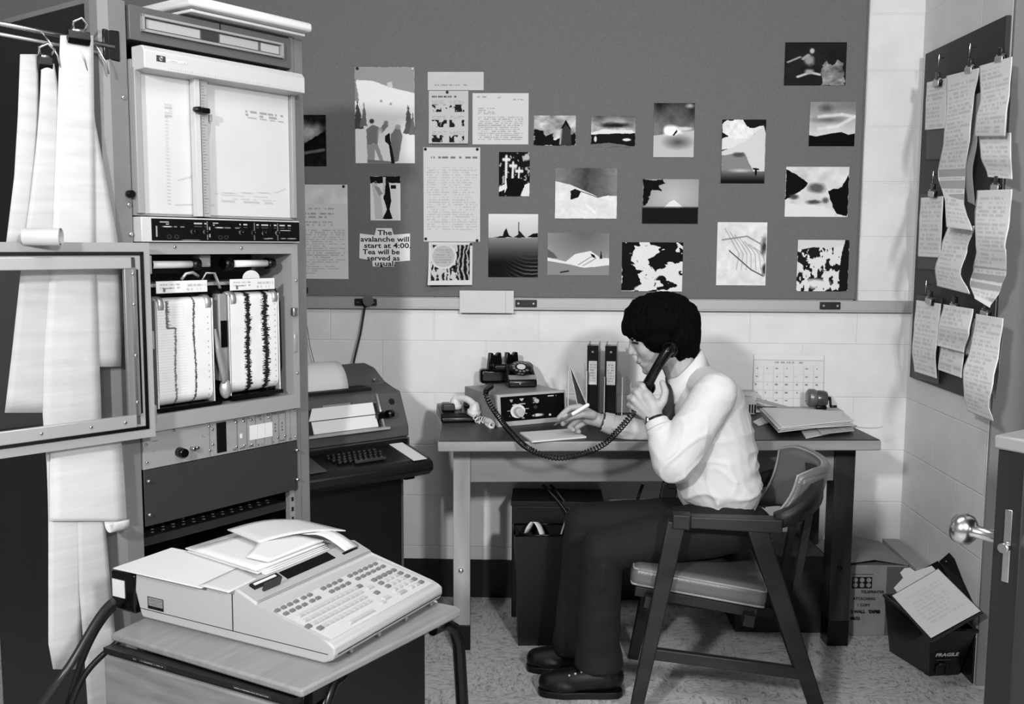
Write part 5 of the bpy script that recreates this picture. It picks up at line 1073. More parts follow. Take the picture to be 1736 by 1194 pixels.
o = MB().sheet([[Vector((.05+.05*u, .0+.03*v, .34+.085*(1-abs(u-.5)*2))) for u in np.linspace(0, 1, 5)] for v in np.linspace(0, 1, 4)], .0008).build('crumpled_paper', mat('sheet_shaded', .74, .7)); o.matrix_world = Matrix.Translation((.0, 3.40, 0)) @ Matrix.Rotation(math.radians(4), 4, 'Z'); tag(o, 'small paper corner at the right of the waste basket', 'paper')
c4 = carton('file_box', 'tall black file box against the wall under the table', -.12, 3.60, 0, .34, .19, .43, mat('filebox_black', .06, .5), 'file box')
MB().box(-.003, .343, -.003, .193, .43, .45, bev=.002).build('lid', mat('filebox_black', .06, .5), c4)
cable([PP(920, 822, 3.6), PP(940, 842, 3.6), PP(958, 860, 3.58), PP(975, 895, 3.56)], .006, 'dark cable drooping under the table, left one', 'table_cable')
cable([PP(933, 822, 3.62), PP(952, 842, 3.62), PP(967, 862, 3.6), PP(985, 900, 3.58)], .006, 'dark cable drooping under the table, right one', 'table_cable')
cable([PP(1090, 822, 3.6), PP(1083, 838, 3.6), PP(1076, 860, 3.6), PP(1070, 900, 3.6)], .006, 'short dark cable under the middle of the table', 'table_cable')
# bin with clipboard and binder
BN = thing('storage_bin', 'black tapered plastic bin full of clipboards by the right wall', 'bin', (1.275, 3.17, 0), math.radians(0))
b0 = Vector((1.267, 3.15, .001)); t0 = Vector((1.225, 3.056, .19))
Bc = [b0, Vector((1.368, 3.165, .001)), Vector((1.36, 3.37, .001)), Vector((1.206, 3.346, .001))]
Tc = [t0, Vector((1.376, 3.072, .19)), Vector((1.378, 3.40, .19)), Vector((1.189, 3.377, .19))]
fw_ = (Bc[1]-Bc[0]).normalized()
mid = t0
mb = MB(); o0 = BN.location
va = mb._v([p-o0 for p in Bc]); vb = mb._v([p-o0 for p in Tc]); cT = sum(Tc, Vector())/4; cB = sum(Bc, Vector())/4
vc = mb._v([p*.965+cT*.035-o0 for p in Tc]); vd = mb._v([p*.965+cB*.035+Vector((0, 0, .006))-o0 for p in Bc])
mb._f(va[::-1]); mb._f(vd)
for i in range(4): j = (i+1) % 4; mb._f([va[i], va[j], vb[j], vb[i]]); mb._f([vb[i], vb[j], vc[j], vc[i]]); mb._f([vc[i], vc[j], vd[j], vd[i]])
m_bin = mat('bin_plastic', .09, .28)
mb.build('body', m_bin, BN)
MB().tube([p-o0 for p in Tc]+[Tc[0]-o0], .006, 8).build('rim', mat('bin_rim', .22, .3), BN)
nf = (Tc[0]-Bc[0]).cross(Bc[1]-Bc[0]).normalized(); nf = nf if nf.y < 0 else -nf
ux = fw_; uz = (Tc[0]-Bc[0]+Tc[1]-Bc[1]).normalized(); uz = (uz-ux*uz.dot(ux)).normalized(); nn = ux.cross(uz)
Mf = Matrix((ux, uz, -nn if (-nn).y < 0 else nn)).transposed().to_4x4()
def onfrontbin(u, v): a = Bc[0].lerp(Bc[1], u); b = Tc[0].lerp(Tc[1], u); return a.lerp(b, v)-o0+nf*.004
Mt = Matrix((ux, uz, ux.cross(uz))).transposed().to_4x4()
plane_text('FRAGILE', .021, mat('pale_print', .8, .5), 'lettering', BN, Matrix.Translation(onfrontbin(.14, .46)) @ Mt, bold=.0006, depth=.0002)
pq = Pic(50, 4, .09, 10); pq.text(0, 1, 0, 1, 1, .5, .8, 3, 0); tone_sheet('fine_print', lambda u, v: onfrontbin(.16+.5*u, .385-.02*v), pq, parent=BN, thick=.0002)
gl = [onfrontbin(.22, .05), onfrontbin(.22, .24), onfrontbin(.30, .30), onfrontbin(.44, .30), onfrontbin(.52, .24), onfrontbin(.52, .05)]
MB().tube(gl, .006, 6, flat=.3).build('moulded_mark', mat('bin_mark', .2, .3), BN)
# clipboard
def plank(name, c4_, th, m, parent=None):
    a, b, c, d = [Vector(p) for p in c4_]; n_ = (b-a).cross(d-a).normalized()*th; mb = MB(); v = mb._v([a, b, c, d, a+n_, b+n_, c+n_, d+n_])
    for f in ((0, 1, 2, 3), (7, 6, 5, 4), (0, 4, 5, 1), (1, 5, 6, 2), (2, 6, 7, 3), (3, 7, 4, 0)): mb._f([v[i] for i in f])
    return mb.build(name, m, parent)
cbd = thing('clipboard', 'clipboard with white paper lying tilted on top of the black bin', 'clipboard', (0, 0, 0))
A, B, C_ = P(1509, 1009, Y=3.20), P(1590, 962, Y=3.24), P(1666, 1037, Y=2.99); Dd = A+(C_-B)
nrm = (B-A).cross(Dd-A).normalized(); nrm = nrm if nrm.y < 0 else -nrm
plank('board', [A, B, C_, Dd], -.004, mat('board_brown', .22, .5), cbd) if 0 else None
e = .004
mbp = [A-nrm*e, B-nrm*e, C_-nrm*e, Dd-nrm*e]; plank('board', mbp, .003, mat('hardboard', .2, .5), cbd)
pp_ = Pic(60, 70, .84, .8); pp_.noise(3, .02, 2).text(.15, .85, .15, .8, 9, .7, .35, 3, .5)
tone_sheet('paper', lambda u, v: A.lerp(B, .02+.96*u).lerp(Dd.lerp(C_, .02+.96*u), .03+.95*v)+nrm*(.001+.008*(1-u)*v*v), pp_, parent=cbd, thick=.0008)
tdir = (B-A).normalized(); sdir = (A-Dd).normalized()
def cq(u, s_): return A+tdir*u*(B-A).length+sdir*s_+nrm*.004
mb = MB(); prof = [(.12, -.010), (.92, -.010), (.92, .012), (.80, .018), (.62, .028), (.60, .055), (.52, .066), (.40, .058), (.38, .030), (.22, .018), (.12, .010)]
va = mb._v([cq(*p) for p in prof]); vb = mb._v([cq(*p)+nrm*.004 for p in prof]); mb._f(va); mb._f(vb[::-1])
for i in range(len(prof)): j = (i+1) % len(prof); mb._f([va[i], vb[i], vb[j], va[j]])
mb.build('clip', mat('clip_white', .82, .3), cbd)
# black binder leaning behind it
a, b, c, d = P(1592, 952, Y=3.30), P(1606, 938, Y=3.32), P(1672, 1008, Y=3.12), P(1640, 1040, Y=3.10)
lb = thing('ring_binder', 'black binder leaning behind the clipboard in the bin', 'binder', (0, 0, 0)); a2 = (b-a)
plank('cover', [a, b+Vector((.006, 0, .002)), P(1688, 1028, Y=3.12), d], .012, m_black, lb); n2 = Vector((0, -.002, 0))
MB().ell(P(1604, 954, Y=3.295), (.004, .003, .006)).build('finger_ring', m_steel, lb)
plank('folder', [P(1558, 968, Y=3.30), P(1590, 951, Y=3.31), P(1640, 1030, Y=3.14), P(1600, 1050, Y=3.12)], .008, m_black, lb)
# ================================================================ SIDE WALL BOARD WITH CLIPPED LISTINGS
XB = XR-.016
z0, z1 = .912, 2.10; y0, y1 = 3.105, 3.745
sb = thing('side_board', 'dark grey board on the right wall hung with clipped listings', 'bulletin board', (XR, (y0+y1)/2, z0))
MB().prism([(y0-(y0+y1)/2, 0), (y1-(y0+y1)/2, 0), (y1-(y0+y1)/2, z1-z0), (y0-(y0+y1)/2, z1-z0-.006)], 'x', -.016, -.001, bev=.002).build('panel', mat('side_board_grey', .20, .6), sb)
def listing(rows, label, off=.02, sd=1, amp=.012, ph=0, freq=2.2, tone=.92, nrows=26, thick=.0008, cls='listing', light=False):
    rows = sorted(rows); ys = [r[0] for r in rows]
    h = ys[-1]-ys[0]; w_ = np.mean([r[2]-r[1] for r in rows]); p = Pic(24, max(20, int(h/2.2)), tone, w_/h)
    if not light: p.text(.08, .92, .06, .97, max(4, int(h/8)), .6, .34, sd, .4)
    def fn(u, v):
        yy = ys[0]+h*v; i = 0
        while i < len(rows)-2 and rows[i+1][0] < yy: i += 1
        t = (yy-rows[i][0])/(rows[i+1][0]-rows[i][0]); t = t*t*(3-2*t); l = rows[i][1]*(1-t)+rows[i+1][1]*t; r = rows[i][2]*(1-t)+rows[i+1][2]*t
        sl_ = rows[i][3]*(1-t)+rows[i+1][3]*t if len(rows[i]) > 3 else -6
        o_ = off+amp*(1-math.cos((v*freq+ph)*PI))*.5*(.3+v)
        return P(l+(r-l)*u, yy+sl_*(u-.5), X=XB-o_)
    return tone_sheet(cls, fn, p, label, 'paper', None, thick=thick, back=.7, rough=.7, mname='listing_print')
CL = 'bulldog clips on the right wall board'
def clipat(px, py, label, off=.026, s=.05):
    q = P(px, py, X=XB-off); M = Matrix.Translation(q) @ Matrix.Rotation(-PI/2, 4, 'Z') @ Matrix.Rotation(.12, 4, 'Y'); t = thing('bulldog_clip', label, 'clip', group=CL); t.matrix_world = M
    MB().box(-s/2, s/2, -.010, -.004, -.012, .008, bev=.003).build('jaw', mat('clip_jaw_pale', .66, .3, .3), t)
    MB().box(-s/2-.004, s/2+.004, -.0035, .004, -.014, .010, bev=.002).build('back_jaw', m_black, t)
    MB().box(-.012, .012, -.008, .004, .008, .034, bev=.003).build('lever', mat('lever_dark', .2, .3, .5), t)
    MB().cyl((-s*.4, -.002, .010), (s*.4, -.002, .010), .005, 12).build('spring', m_steel, t); return t
def hook(px, py):
    q = P(px, py, X=XB-.004); return tag(MB().tube([q, q+Vector((-.012, 0, 0)), q+Vector((-.016, 0, .012)), q+Vector((-.016, 0, -.03))], .0018, 8).build('wall_hook', m_steel), None, 'hook')
m_cbd = mat('clip_board_dark', .24, .5)
def backboard(c, label, off=.010):
    L = [P(*p, X=XB-off) for p in c]; o = plank('hanging_board', L, .003, m_cbd); return tag(o, label, 'board')
# top row
backboard([(1572, 138), (1608, 130), (1600, 270), (1570, 270)], 'dark clip board behind the short top left listing')
listing([(136, 1571, 1606, -8), (180, 1569, 1604, -7), (219, 1568, 1603, -3)], 'short listing highest and leftmost on the right wall board', .016, 1, .004)
listing([(122, 1604, 1660, -14), (180, 1604, 1650, -12), (230, 1600, 1645, -8), (295, 1590, 1636, -2), (345, 1602, 1634, 4), (388, 1604, 1648, 6)], 'long wavy listing second from left in the top row', .030, 2, .05, 0, 3)
listing([(292, 1598, 1640, 2), (330, 1602, 1637, 2), (388, 1606, 1646, 6)], 'inner sheet peeping behind the long wavy listing', .024, 3, .02, light=True) if 0 else None
listing([(380, 1608, 1652, 6), (420, 1596, 1640, 4), (460, 1585, 1628, 8), (492, 1588, 1644, 14)], 'lower tail of the wavy listing in the middle column', .045, 4, .03, .4, 1.2)
listing([(104, 1660, 1716, -16), (160, 1662, 1712, -12), (200, 1654, 1706, -6), (231, 1652, 1704, 0)], 'broad listing at the board\'s top right', .034, 5, .03, 0, 1.5)
listing([(226, 1659, 1714, -2), (262, 1662, 1714, 0), (302, 1674, 1716, 4)], 'lower fold of the broad top right listing', .030, 6, .02)
listing([(160, 1646, 1664, -8), (240, 1640, 1656, 0), (290, 1632, 1648, 4), (345, 1640, 1652, 6)], 'narrow edge of sheets between the two large top listings', .020, 7, .02, tone=.66, light=True)
# middle row
backboard([(1560, 330), (1598, 326), (1590, 458), (1556, 455)], 'dark clip board behind the left listing of the middle row')
listing([(334, 1561, 1599, -3), (380, 1558, 1597, 0), (436, 1556, 1594, 2)], 'left listing of the middle row with dense bars of print', .018, 8, .006)
listing([(322, 1656, 1716, -2), (370, 1652, 1712, 2), (418, 1654, 1704, 4), (422, 1656, 1706, 4), (460, 1650, 1706, 6), (486, 1644, 1696, 10), (514, 1652, 1678, 16)], 'long right listing of the middle row', .036, 9, .05, 0, 2.6)
# bottom row
backboard([(1554, 500), (1596, 506), (1590, 652), (1546, 640)], 'dark clip board behind the bottom left listing')
listing([(512, 1553, 1595, 6), (560, 1549, 1590, 8), (600, 1546, 1586, 10), (636, 1550, 1588, 12)], 'bottom left listing on the side board', .022, 10, .02, 0, 2)
listing([(520, 1599, 1650, 8), (560, 1590, 1643, 10), (592, 1588, 1634, 12)], 'bottom middle listing, its lower edge rolled forward', .045, 11, .02)
listing([(590, 1594, 1634, 12), (634, 1590, 1630, 14)], 'lower layer of the bottom middle listing', .026, 12, .006)
for k in range(3): listing([(540, 1641+k*3, 1650+k*3, 8), (580, 1634+k*3, 1642+k*3, 10), (598, 1633+k*3, 1636+k*3, 10)], ('inner', 'middle', 'outer')[k]+' sheet edge right of the bottom middle listing', .018+.006*k, 20+k, .01, tone=.7, light=True)
listing([(536, 1654, 1701, 8), (590, 1646, 1694, 10), (640, 1632, 1684, 14), (680, 1634, 1676, 16), (706, 1640, 1684, 18)], 'bottom right listing, longest and lowest on the side board', .044, 13, .05, 0, 1.6)
listing([(560, 1690, 1700, 8), (620, 1684, 1694, 10), (672, 1680, 1688, 12)], 'sheet edge right of the lowest listing', .030, 14, .02, light=True, tone=.74)
for px, py, lb in ((1590, 140, 'clip on the short top left listing'), (1645, 118, 'clip on the long wavy listing'), (1697, 100, 'clip on the broad top right listing'), (1582, 328, 'clip on the left listing of the middle row'), (1690, 318, 'clip on the long right listing of the middle row'), (1577, 510, 'clip on the bottom left listing'), (1619, 520, 'clip on the bottom middle listing'), (1672, 532, 'clip on the bottom right listing')):
    clipat(px, py, 'bulldog '+lb)
for px, py, lb in ((1600, 98, 'small wall hook above the short top left listing'), (1653, 80, 'small wall hook above the long wavy listing'), (1590, 296, 'small wall hook above the left middle listing'), (1578, 482, 'small wall hook above the bottom left listing')):
    hook(px, py)['label'] = lb
# ================================================================ HALF DOOR in the right foreground
hinge = Vector((XR+.02, 2.12, 0)); edge = Vector((.735, 1.60, 0)); d_ = (hinge-edge); Ld = d_.length; d_.normalize()
dr = thing('half_door', 'dark wooden half door with steel knob at the right edge', 'door', edge, math.atan2(d_.y, d_.x)); m_door = mat('door_walnut', .12, .5, var=.03, scale=10, stretch=(1, 1, .1))
MB().box(0, Ld-.10, -.045, 0, .01, 1.075, bev=.002).build('leaf', m_door, dr)
MB().box(-.004, Ld-.10, -.052, .007, 1.075, 1.098, bev=.004).build('ledge', mat('ledge_grey', .5, .4), dr)
MB().box(-.0025, 0, -.030, -.018, .86, .98, bev=.001).build('latch_plate', m_steel, dr)
MB().cyl((-.001, -.023, .918), (-.014, -.023, .918), .008, 14).build('latch_bolt', m_steel, dr)
kn = [(.0005, 0), (.030, 0), (.031, .004), (.014, .010), (.011, .016), (.011, .056), (.018, .061), (.0255, .068), (.0275, .079), (.025, .091), (.014, .097), (.0005, .098)]
for s_, y_ in ((-1, 0.0), (1, -.045)):
    MB().lathe(kn, 28, Matrix.Translation((.050, y_, .915)) @ Matrix.Rotation(s_*PI/2, 4, 'X')).build('knob', m_steel, dr)
# ================================================================ CHAIR
q = P(1140, 870, Y=2.77); CH = Frame(q.x, 2.77, 95)
m_cw = mat('walnut_frame', .12, .5, var=.05, scale=14, stretch=(.3, 1, 1)); m_vin = mat('grey_vinyl', .36, .28, bump=.12, bscale=260, spec=.5); m_pipe = mat('vinyl_piping', .52, .3)
ch = rthing('armchair', 'wooden armchair with grey vinyl seat and curved back, the man sits on it', 'chair', CH, 0, 0, 0)
CW = .47
def CL_(px, py, y=0): x, z = CH.loc(px, py, y); return Vector((x, y, z))
def legline(p_top, p_bot):
    a, b = CL_(*p_top), CL_(*p_bot); t = (0-a.z)/(b.z-a.z); return a, a.lerp(b, t)
for y, sgn in ((0, 1), (CW, -1)):
    off = Vector((0, y, 0))
    for (pt, pb, w0, w1) in (((1147, 885), (1081, 1190), .052, .036), ((1283, 895), (1381, 1190), .056, .042)):
        a, b = legline(pt, pb); MB().bar(a+off, b+off, w0, .034, side=(1, 0, 0), w2=w1, h2=.028, bev=.004).build('leg', m_cw, ch)
    a, b = CL_(1108, 1108), CL_(1362, 1142); MB().bar(a+off, b+off, .022, .034, side=(0, 1, 0), bev=.003).build('stretcher', m_cw, ch)
    # arm: flat bar, blends into the back rail
    a, b = CL_(1136, 881), CL_(1325, 890); a.x = 0; za, zb = a.z, b.z
    mb = MB(); n = 8
    mb.bar((0, y, za), (.05, y, za-.002), .050, .042, side=(0, 1, 0), bev=.004).bar((.05, y, za-.002), (b.x, y, zb), .040, .034, side=(0, 1, 0), w2=.052, h2=.04, bev=.004)
    mb.build('armrest', m_cw, ch)
# curved wooden back rail joining both arms
xr = CL_(1325, 890).x; za = CL_(1325, 890).z; pth = []
for k in range(17):
    a = PI*k/16; pth.append(Vector((xr-.02+.155*math.sin(a)**.8, CW/2-(CW/2)*math.cos(a), za+.01+.075*math.sin(a))))
mb = MB(); rings = []
for i, p in enumerate(pth):
    t = (pth[min(i+1, 16)]-pth[max(i-1, 0)]).normalized(); o_ = t.cross(Vector((0, 0, 1))).normalized(); h = .022+.012*math.sin(PI*i/16)
    rings.append(mb._v([p+o_*.014+Vector((0, 0, h)), p-o_*.014+Vector((0, 0, h)), p-o_*.014-Vector((0, 0, h)), p+o_*.014-Vector((0, 0, h))]))
for r1, r2 in zip(rings, rings[1:]):
    for i in range(4): mb._f([r1[i], r1[(i+1) % 4], r2[(i+1) % 4], r2[i]], True)
mb._f(rings[0]); mb._f(rings[-1][::-1]); mb.build('back_rail', m_cw, ch)
# seat cushion
a, b, c = CL_(1073, 958, .03), CL_(1305, 1000, .03), CL_(1078, 988, .03)
sl_ = math.atan2(b.z-a.z, b.x-a.x); Ls = (b-a).length; MS = Matrix.Translation((a.x, .028, a.z)) @ Matrix.Rotation(-sl_, 4, 'Y')
th_ = .068
seat = MB().box(0, Ls, 0, CW-.056, -th_, 0, MS, bev=.026, seg=4).build('seat', m_vin, ch)
for zz in (-.011, -th_+.011):
    e_ = .0045; loop = [(.024, e_), (Ls-.024, e_), (Ls-e_-.003, e_+.003), (Ls-e_, .024), (Ls-e_, CW-.080), (Ls-.024, CW-.056-e_), (.024, CW-.056-e_), (e_, CW-.080), (e_, .024), (e_+.003, e_+.003), (.024, e_)]
    MB().tube([MS @ Vector((x, y, zz)) for x, y in loop], .0032, 8).build('piping', m_pipe, seat)
MB().box(.02, Ls-.02, .02, CW-.08, -th_-.03, -th_-.001, MS, bev=.002).build('seat_frame', m_cw, ch)
for xx in (.05, Ls-.06):
    MB().box(xx, xx+.03, -.02, CW-.035, -th_-.045, -th_-.012, MS).build('cross_rail', m_cw, ch)
# curved backrest
def cpt(px, py, Y): p = P(px, py, Y=Y)-CH.o; return Vector((p.dot(CH.x), p.dot(CH.y), p.z))
top = [cpt(1357, 812, 2.83), cpt(1382, 802, 2.85), cpt(1396, 797, 2.89), cpt(1397, 786, 2.96), cpt(1380, 773, 3.04), cpt(1352, 763, 3.10), cpt(1326, 766, 3.15)]
bot = [cpt(1318, 880, 2.83), cpt(1342, 884, 2.86), cpt(1356, 880, 2.90), cpt(1358, 872, 2.97), cpt(1342, 862, 3.04), cpt(1318, 856, 3.10), cpt(1290, 858, 3.15)]
rows = [[bot[j].lerp(top[j], v)+Vector((.012*math.sin(v*PI), 0, 0)) for j in range(7)] for v in np.linspace(0, 1, 9)]
def dens(r): 
    out = []
    for j in range(6):
        p0, p1, p2, p3 = r[max(j-1, 0)], r[j], r[j+1], r[min(j+2, 6)]
        for k in range(4): t = k/4; out.append(.5*((2*p1)+(p2-p0)*t+(2*p0-5*p1+4*p2-p3)*t*t+(3*p1-p0-3*p2+p3)*t**3))
    return out+[r[6]]
rows = [dens(r) for r in rows]
bk_ = MB().sheet(rows, .030).build('backrest', m_vin, ch)
edge_ = [r[0] for r in rows]+rows[-1][1:]+[r[-1] for r in rows[::-1]][1:]
MB().tube(edge_, .0155, 12).build('edge_roll', m_vin, bk_)
nr_ = Vector((-.012, -.006, .006)); MB().tube([p+Vector((-.010, -.008, .010)) for p in edge_], .0035, 8).build('piping', m_pipe, bk_)
for yy in (.12, .32): MB().bar((Ls-.03, yy, a.z-.10), (xr+.10, yy, za+.04), .03, .02, side=(0, 1, 0)).build('back_strut', m_cw, ch)

# ================================================================ THE MAN
m_skin = mat('skin', .62, .5, var=.02, scale=30); m_hair = mat('black_hair', .02, .8, bump=.5, bscale=90, stretch=(1.6, 1.6, .25), spec=.08); m_shirt = mat('white_shirt_cloth', .76, .75, bump=.05, bscale=700); m_jean = mat('dark_denim', .085, .85, var=.01, scale=200); m_shoe = mat('black_shoe', .03, .5)
def B(px, py, Y): return Vector(P(px, py, Y=Y))
hO = B(1114, 559, 3.02); tl = math.radians(18)
hf = Vector((-math.cos(tl), 0, -math.sin(tl))); hu = Vector((-math.sin(tl), 0, math.cos(tl))); hs = Vector((0, -1, 0))   # forward, up, his left
MH = Matrix((-hf, -hs, hu)).transposed()          # local x = back, y = his right, z = up
def H(x, y, z): return hO - hf*x + Vector((0, y, 0)) + hu*z      # x back(+)/front(-), y far(+), z up
body = MB(); 
def el(c, r, M=None): body.ell(c, r, M if M is not None else MH, 24, 16)
el(H(.004, 0, .028), (.092, .073, .080)); el(H(-.012, 0, -.010), (.078, .066, .072)); el(H(-.022, 0, -.055), (.060, .055, .055)); el(H(-.042, 0, -.092), (.038, .038, .030)); el(H(-.064, 0, -.110), (.017, .020, .015))
body.cap(H(.005, -.045, -.085), .018, H(-.055, -.018, -.108), .015); body.cap(H(.005, .045, -.085), .018, H(-.055, .018, -.108), .015)
body.cap(H(-.079, 0, -.004), .010, H(-.094, 0, -.040), .011); el(H(-.096, 0, -.044), (.011, .012, .010)); el(H(-.084, -.013, -.048), (.010, .008, .008)); el(H(-.084, .013, -.048), (.010, .008, .008))
body.cap(H(-.076, -.030, .006), .010, H(-.081, -.006, .006), .009); body.cap(H(-.076, .030, .006), .010, H(-.081, .006, .006), .009)
el(H(-.078, 0, -.074), (.010, .021, .0065)); el(H(-.075, 0, -.086), (.010, .018, .007)); el(H(-.070, 0, -.066), (.014, .02, .010))
el(H(-.046, -.026, -.040), (.034, .028, .034)); el(H(-.046, .026, -.040), (.034, .028, .034)); el(H(-.036, 0, -.030), (.048, .056, .056))
for s_ in (-1, 1): el(H(.012, s_*.073, -.022), (.014, .008, .028)); el(H(.020, s_*.078, -.018), (.010, .006, .024))
nb_ = B(1172, 662, 3.02)
body.cap(H(.030, 0, -.060), .056, nb_, .058)
# trunk (inside the shirt)
el(B(1205, 690, 3.02), (.085, .145, .09), Matrix.Identity(3)); el(B(1215, 760, 3.02), (.10, .135, .10), Matrix.Identity(3)); el(B(1218, 830, 3.01), (.105, .13, .09), Matrix.Identity(3)); el(B(1235, 885, 3.0), (.11, .15, .07), Matrix.Identity(3))
SL, EL, WL = B(1212, 668, 2.87), B(1142, 782, 2.83), B(1111, 712, 2.885)
SR, ER, WR = B(1190, 668, 3.17), B(1112, 742, 3.24), B(1016, 713, 3.235)
body.cap(SL, .05, nb_+Vector((.01, -.05, -.02)), .05); body.cap(SR, .05, nb_+Vector((.01, .05, -.02)), .05)
for a, b, c in ((SL, EL, WL), (SR, ER, WR)): body.cap(a, .046, b, .038); body.cap(b, .038, b.lerp(c, .35), .036); body.cap(b.lerp(c, .35), .036, c, .0235)
# legs (inside the trousers)
HL, KL, AL = B(1235, 890, 2.91), B(1022, 932, 2.91), B(1012, 1105, 2.95)
HR, KR, AR = B(1238, 888, 3.11), B(990, 886, 3.13), B(972, 1080, 3.14)
for a, b, c in ((HL, KL, AL), (HR, KR, AR)):
    body.cap(a, .075, b, .050); body.cap(b, .048, b.lerp(c, .35), .048); body.cap(b.lerp(c, .35), .048, c, .034); body.cap(Vector((c.x, c.y, .065)), .026, Vector((c.x-.07, c.y, .048)), .018)
# left hand (near), gripping the lower end of the handset, back of the hand to the camera
def fing(js, rs):
    for (a, ra), (b, rb) in zip(zip(js, rs), list(zip(js, rs))[1:]): body.cap(a, ra, b, rb, 10)
pe, pm = B(1137, 592, 2.925), B(1099, 657, 2.955)
kL = [B(1089, 655, 2.905), B(1080, 666, 2.899), B(1074, 678, 2.901), B(1073, 690, 2.908)]
pc_ = B(1107, 690, 2.892)
for k_ in kL: body.cap(WL, .022, k_.lerp(WL, .15), .0135, 10); 
body.cap(pc_, .022, B(1096, 672, 2.895), .020); body.cap(WL, .024, pc_, .024)
for i, k_ in enumerate(kL):
    r_ = (.0098, .0100, .0096, .0088)[i]; ln = (1, 1.08, 1.0, .85)[i]
    p1 = k_+Vector((-.010, .026*ln, .002)); p2 = p1+Vector((.010, .022*ln, -.002)); p3 = p2+Vector((.020, .004, -.002)); fing([k_, p1, p2, p3], [r_*1.18, r_, r_*.95, r_*.85])
fing([B(1112, 694, 2.89), B(1124, 680, 2.888), B(1128, 664, 2.895), B(1123, 649, 2.905)], [.018, .0135, .0115, .0098])
# right hand (far) writing
kR = [B(982, 690, 3.215), B(984, 698, 3.232), B(988, 707, 3.245), B(993, 715, 3.255)]
for k_ in kR: body.cap(WR, .021, k_.lerp(WR, .12), .0135, 10)
body.cap(WR, .024, B(998, 708, 3.235), .024)
fing([kR[0], B(966, 692, 3.205), B(955, 701, 3.20), B(947, 709, 3.20)], [.012, .0105, .0095, .0085])
fing([kR[1], B(968, 702, 3.225), B(958, 714, 3.212), B(954, 719, 3.205)], [.0122, .0108, .0098, .0088])
fing([kR[2], B(974, 716, 3.24), B(966, 725, 3.225), B(972, 729, 3.215)], [.0118, .0103, .0095, .0085])
fing([kR[3], B(981, 723, 3.25), B(975, 730, 3.24), B(982, 732, 3.23)], [.011, .0095, .0088, .008])
fing([B(1004, 704, 3.215), B(988, 702, 3.19), B(972, 706, 3.185), B(960, 711, 3.192)], [.017, .0130, .0112, .0098])
man = remesh(body, 'person', m_skin, .0034, None, 5)
tag(man, 'dark-haired person in a white shirt, seated, phone at ear, writing with the other hand', 'person')
# eyes, brow
for s_ in (-1, 1):
    MB().ell(H(-.066, s_*.030, -.014), (.0115, .0115, .0115), MH).build('eye', mat('eye_white', .7, .2), man)
    MB().cap(H(-.090, s_*.014, .008), .0042, H(-.080, s_*.044, .010), .0035).build('eyebrow', m_hair, man)
    MB().cap(H(-.0835, s_*.022, -.013), .0036, H(-.072, s_*.048, -.016), .0034).build('lash_socket_shade', mat('lash_shade', .12, .6), man)  # heavy lash; the eye socket's shade is put into its dark colour
MB().ell(H(-.0805, 0, -.0785), (.0098, .020, .0065), MH).build('lips', mat('lips', .46, .5), man)
MB().tube([B(1139, 652, 2.99), B(1131, 690, 2.965), B(1133, 742, 2.955)], [.014, .022, .026], 16, flat=.9).build('dark_front_strip', mat('front_strip_dark', .20, .8), man)  # dark tapered strip down the shirt front below the collar
# hair
hb = MB()
def he(px, py, Y, r, M=None): hb.ell(B(px, py, Y), r, M or Matrix.Identity(3), 28, 18)
he(1122, 546, 3.02, (.120, .096, .088)); he(1150, 568, 3.02, (.068, .090, .080)); he(1090, 553, 3.02, (.066, .080, .050)); he(1160, 590, 3.02, (.046, .070, .036)); he(1078, 560, 3.02, (.044, .066, .026))
for s_ in (-1, 1): he(1120, 574, 3.02+s_*.045, (.052, .046, .046)); he(1137, 588, 3.02+s_*.048, (.034, .038, .034)); he(1104, 572, 3.02+s_*.045, (.030, .036, .034))
he(1124, 522, 3.02, (.088, .075, .050)); he(1106, 522, 3.02, (.072, .07, .040)); he(1138, 534, 3.02, (.084, .08, .056)); he(1172, 598, 3.02, (.022, .05, .020)); he(1152, 603, 3.0, (.018, .05, .018))
def hd(co, n_):
    return .0040*(mnoise.noise(Vector((co.x*110, co.y*110, co.z*22)))) + .0025*mnoise.noise(Vector((co.x*40, co.y*40, co.z*12)))
hair = remesh(hb, 'hair', m_hair, .004, man, 5, hd)
# shirt
sh = MB(); I3 = Matrix.Identity(3)

def slab(c, r0, d, r1, wy0, wy1, n=4):
    for k in range(-n, n+1): t = k/n; q = math.sqrt(max(0, 1-(t*.86)**2)); sh.cap(c+Vector((0, wy0*t, 0)), r0*(.42+.58*q), d+Vector((0, wy1*t, 0)), r1*(.42+.58*q), 20)
slab(B(1200, 690, 3.02), .118, B(1212, 760, 3.015), .124, .085, .075)
slab(B(1212, 760, 3.015), .124, B(1216, 812, 3.01), .128, .075, .075)
slab(B(1216, 812, 3.01), .126, B(1232, 822, 3.0), .104, .075, .085)
for k in range(-3, 4): sh.cap(B(1228, 838, 3.01)+Vector((0, .028*k, 0)), .062, B(1240, 846, 3.0)+Vector((0, .030*k, 0)), .048, 16)
for k in range(-3, 4): sh.cap(B(1185, 812, 3.01)+Vector((0, .028*k, 0)), .070, B(1206, 838, 3.0)+Vector((0, .030*k, 0)), .052, 16)
sh.cap(SL+Vector((.0, .01, 0)), .066, B(1188, 650, 3.0), .060, 20); sh.cap(SR, .062, B(1188, 650, 3.03), .060, 20); sh.cap(B(1176, 645, 3.02), .062, B(1200, 680, 3.02), .085, 20); sh.cap(B(1180, 632, 3.02), .046, B(1200, 665, 3.02), .07, 20)
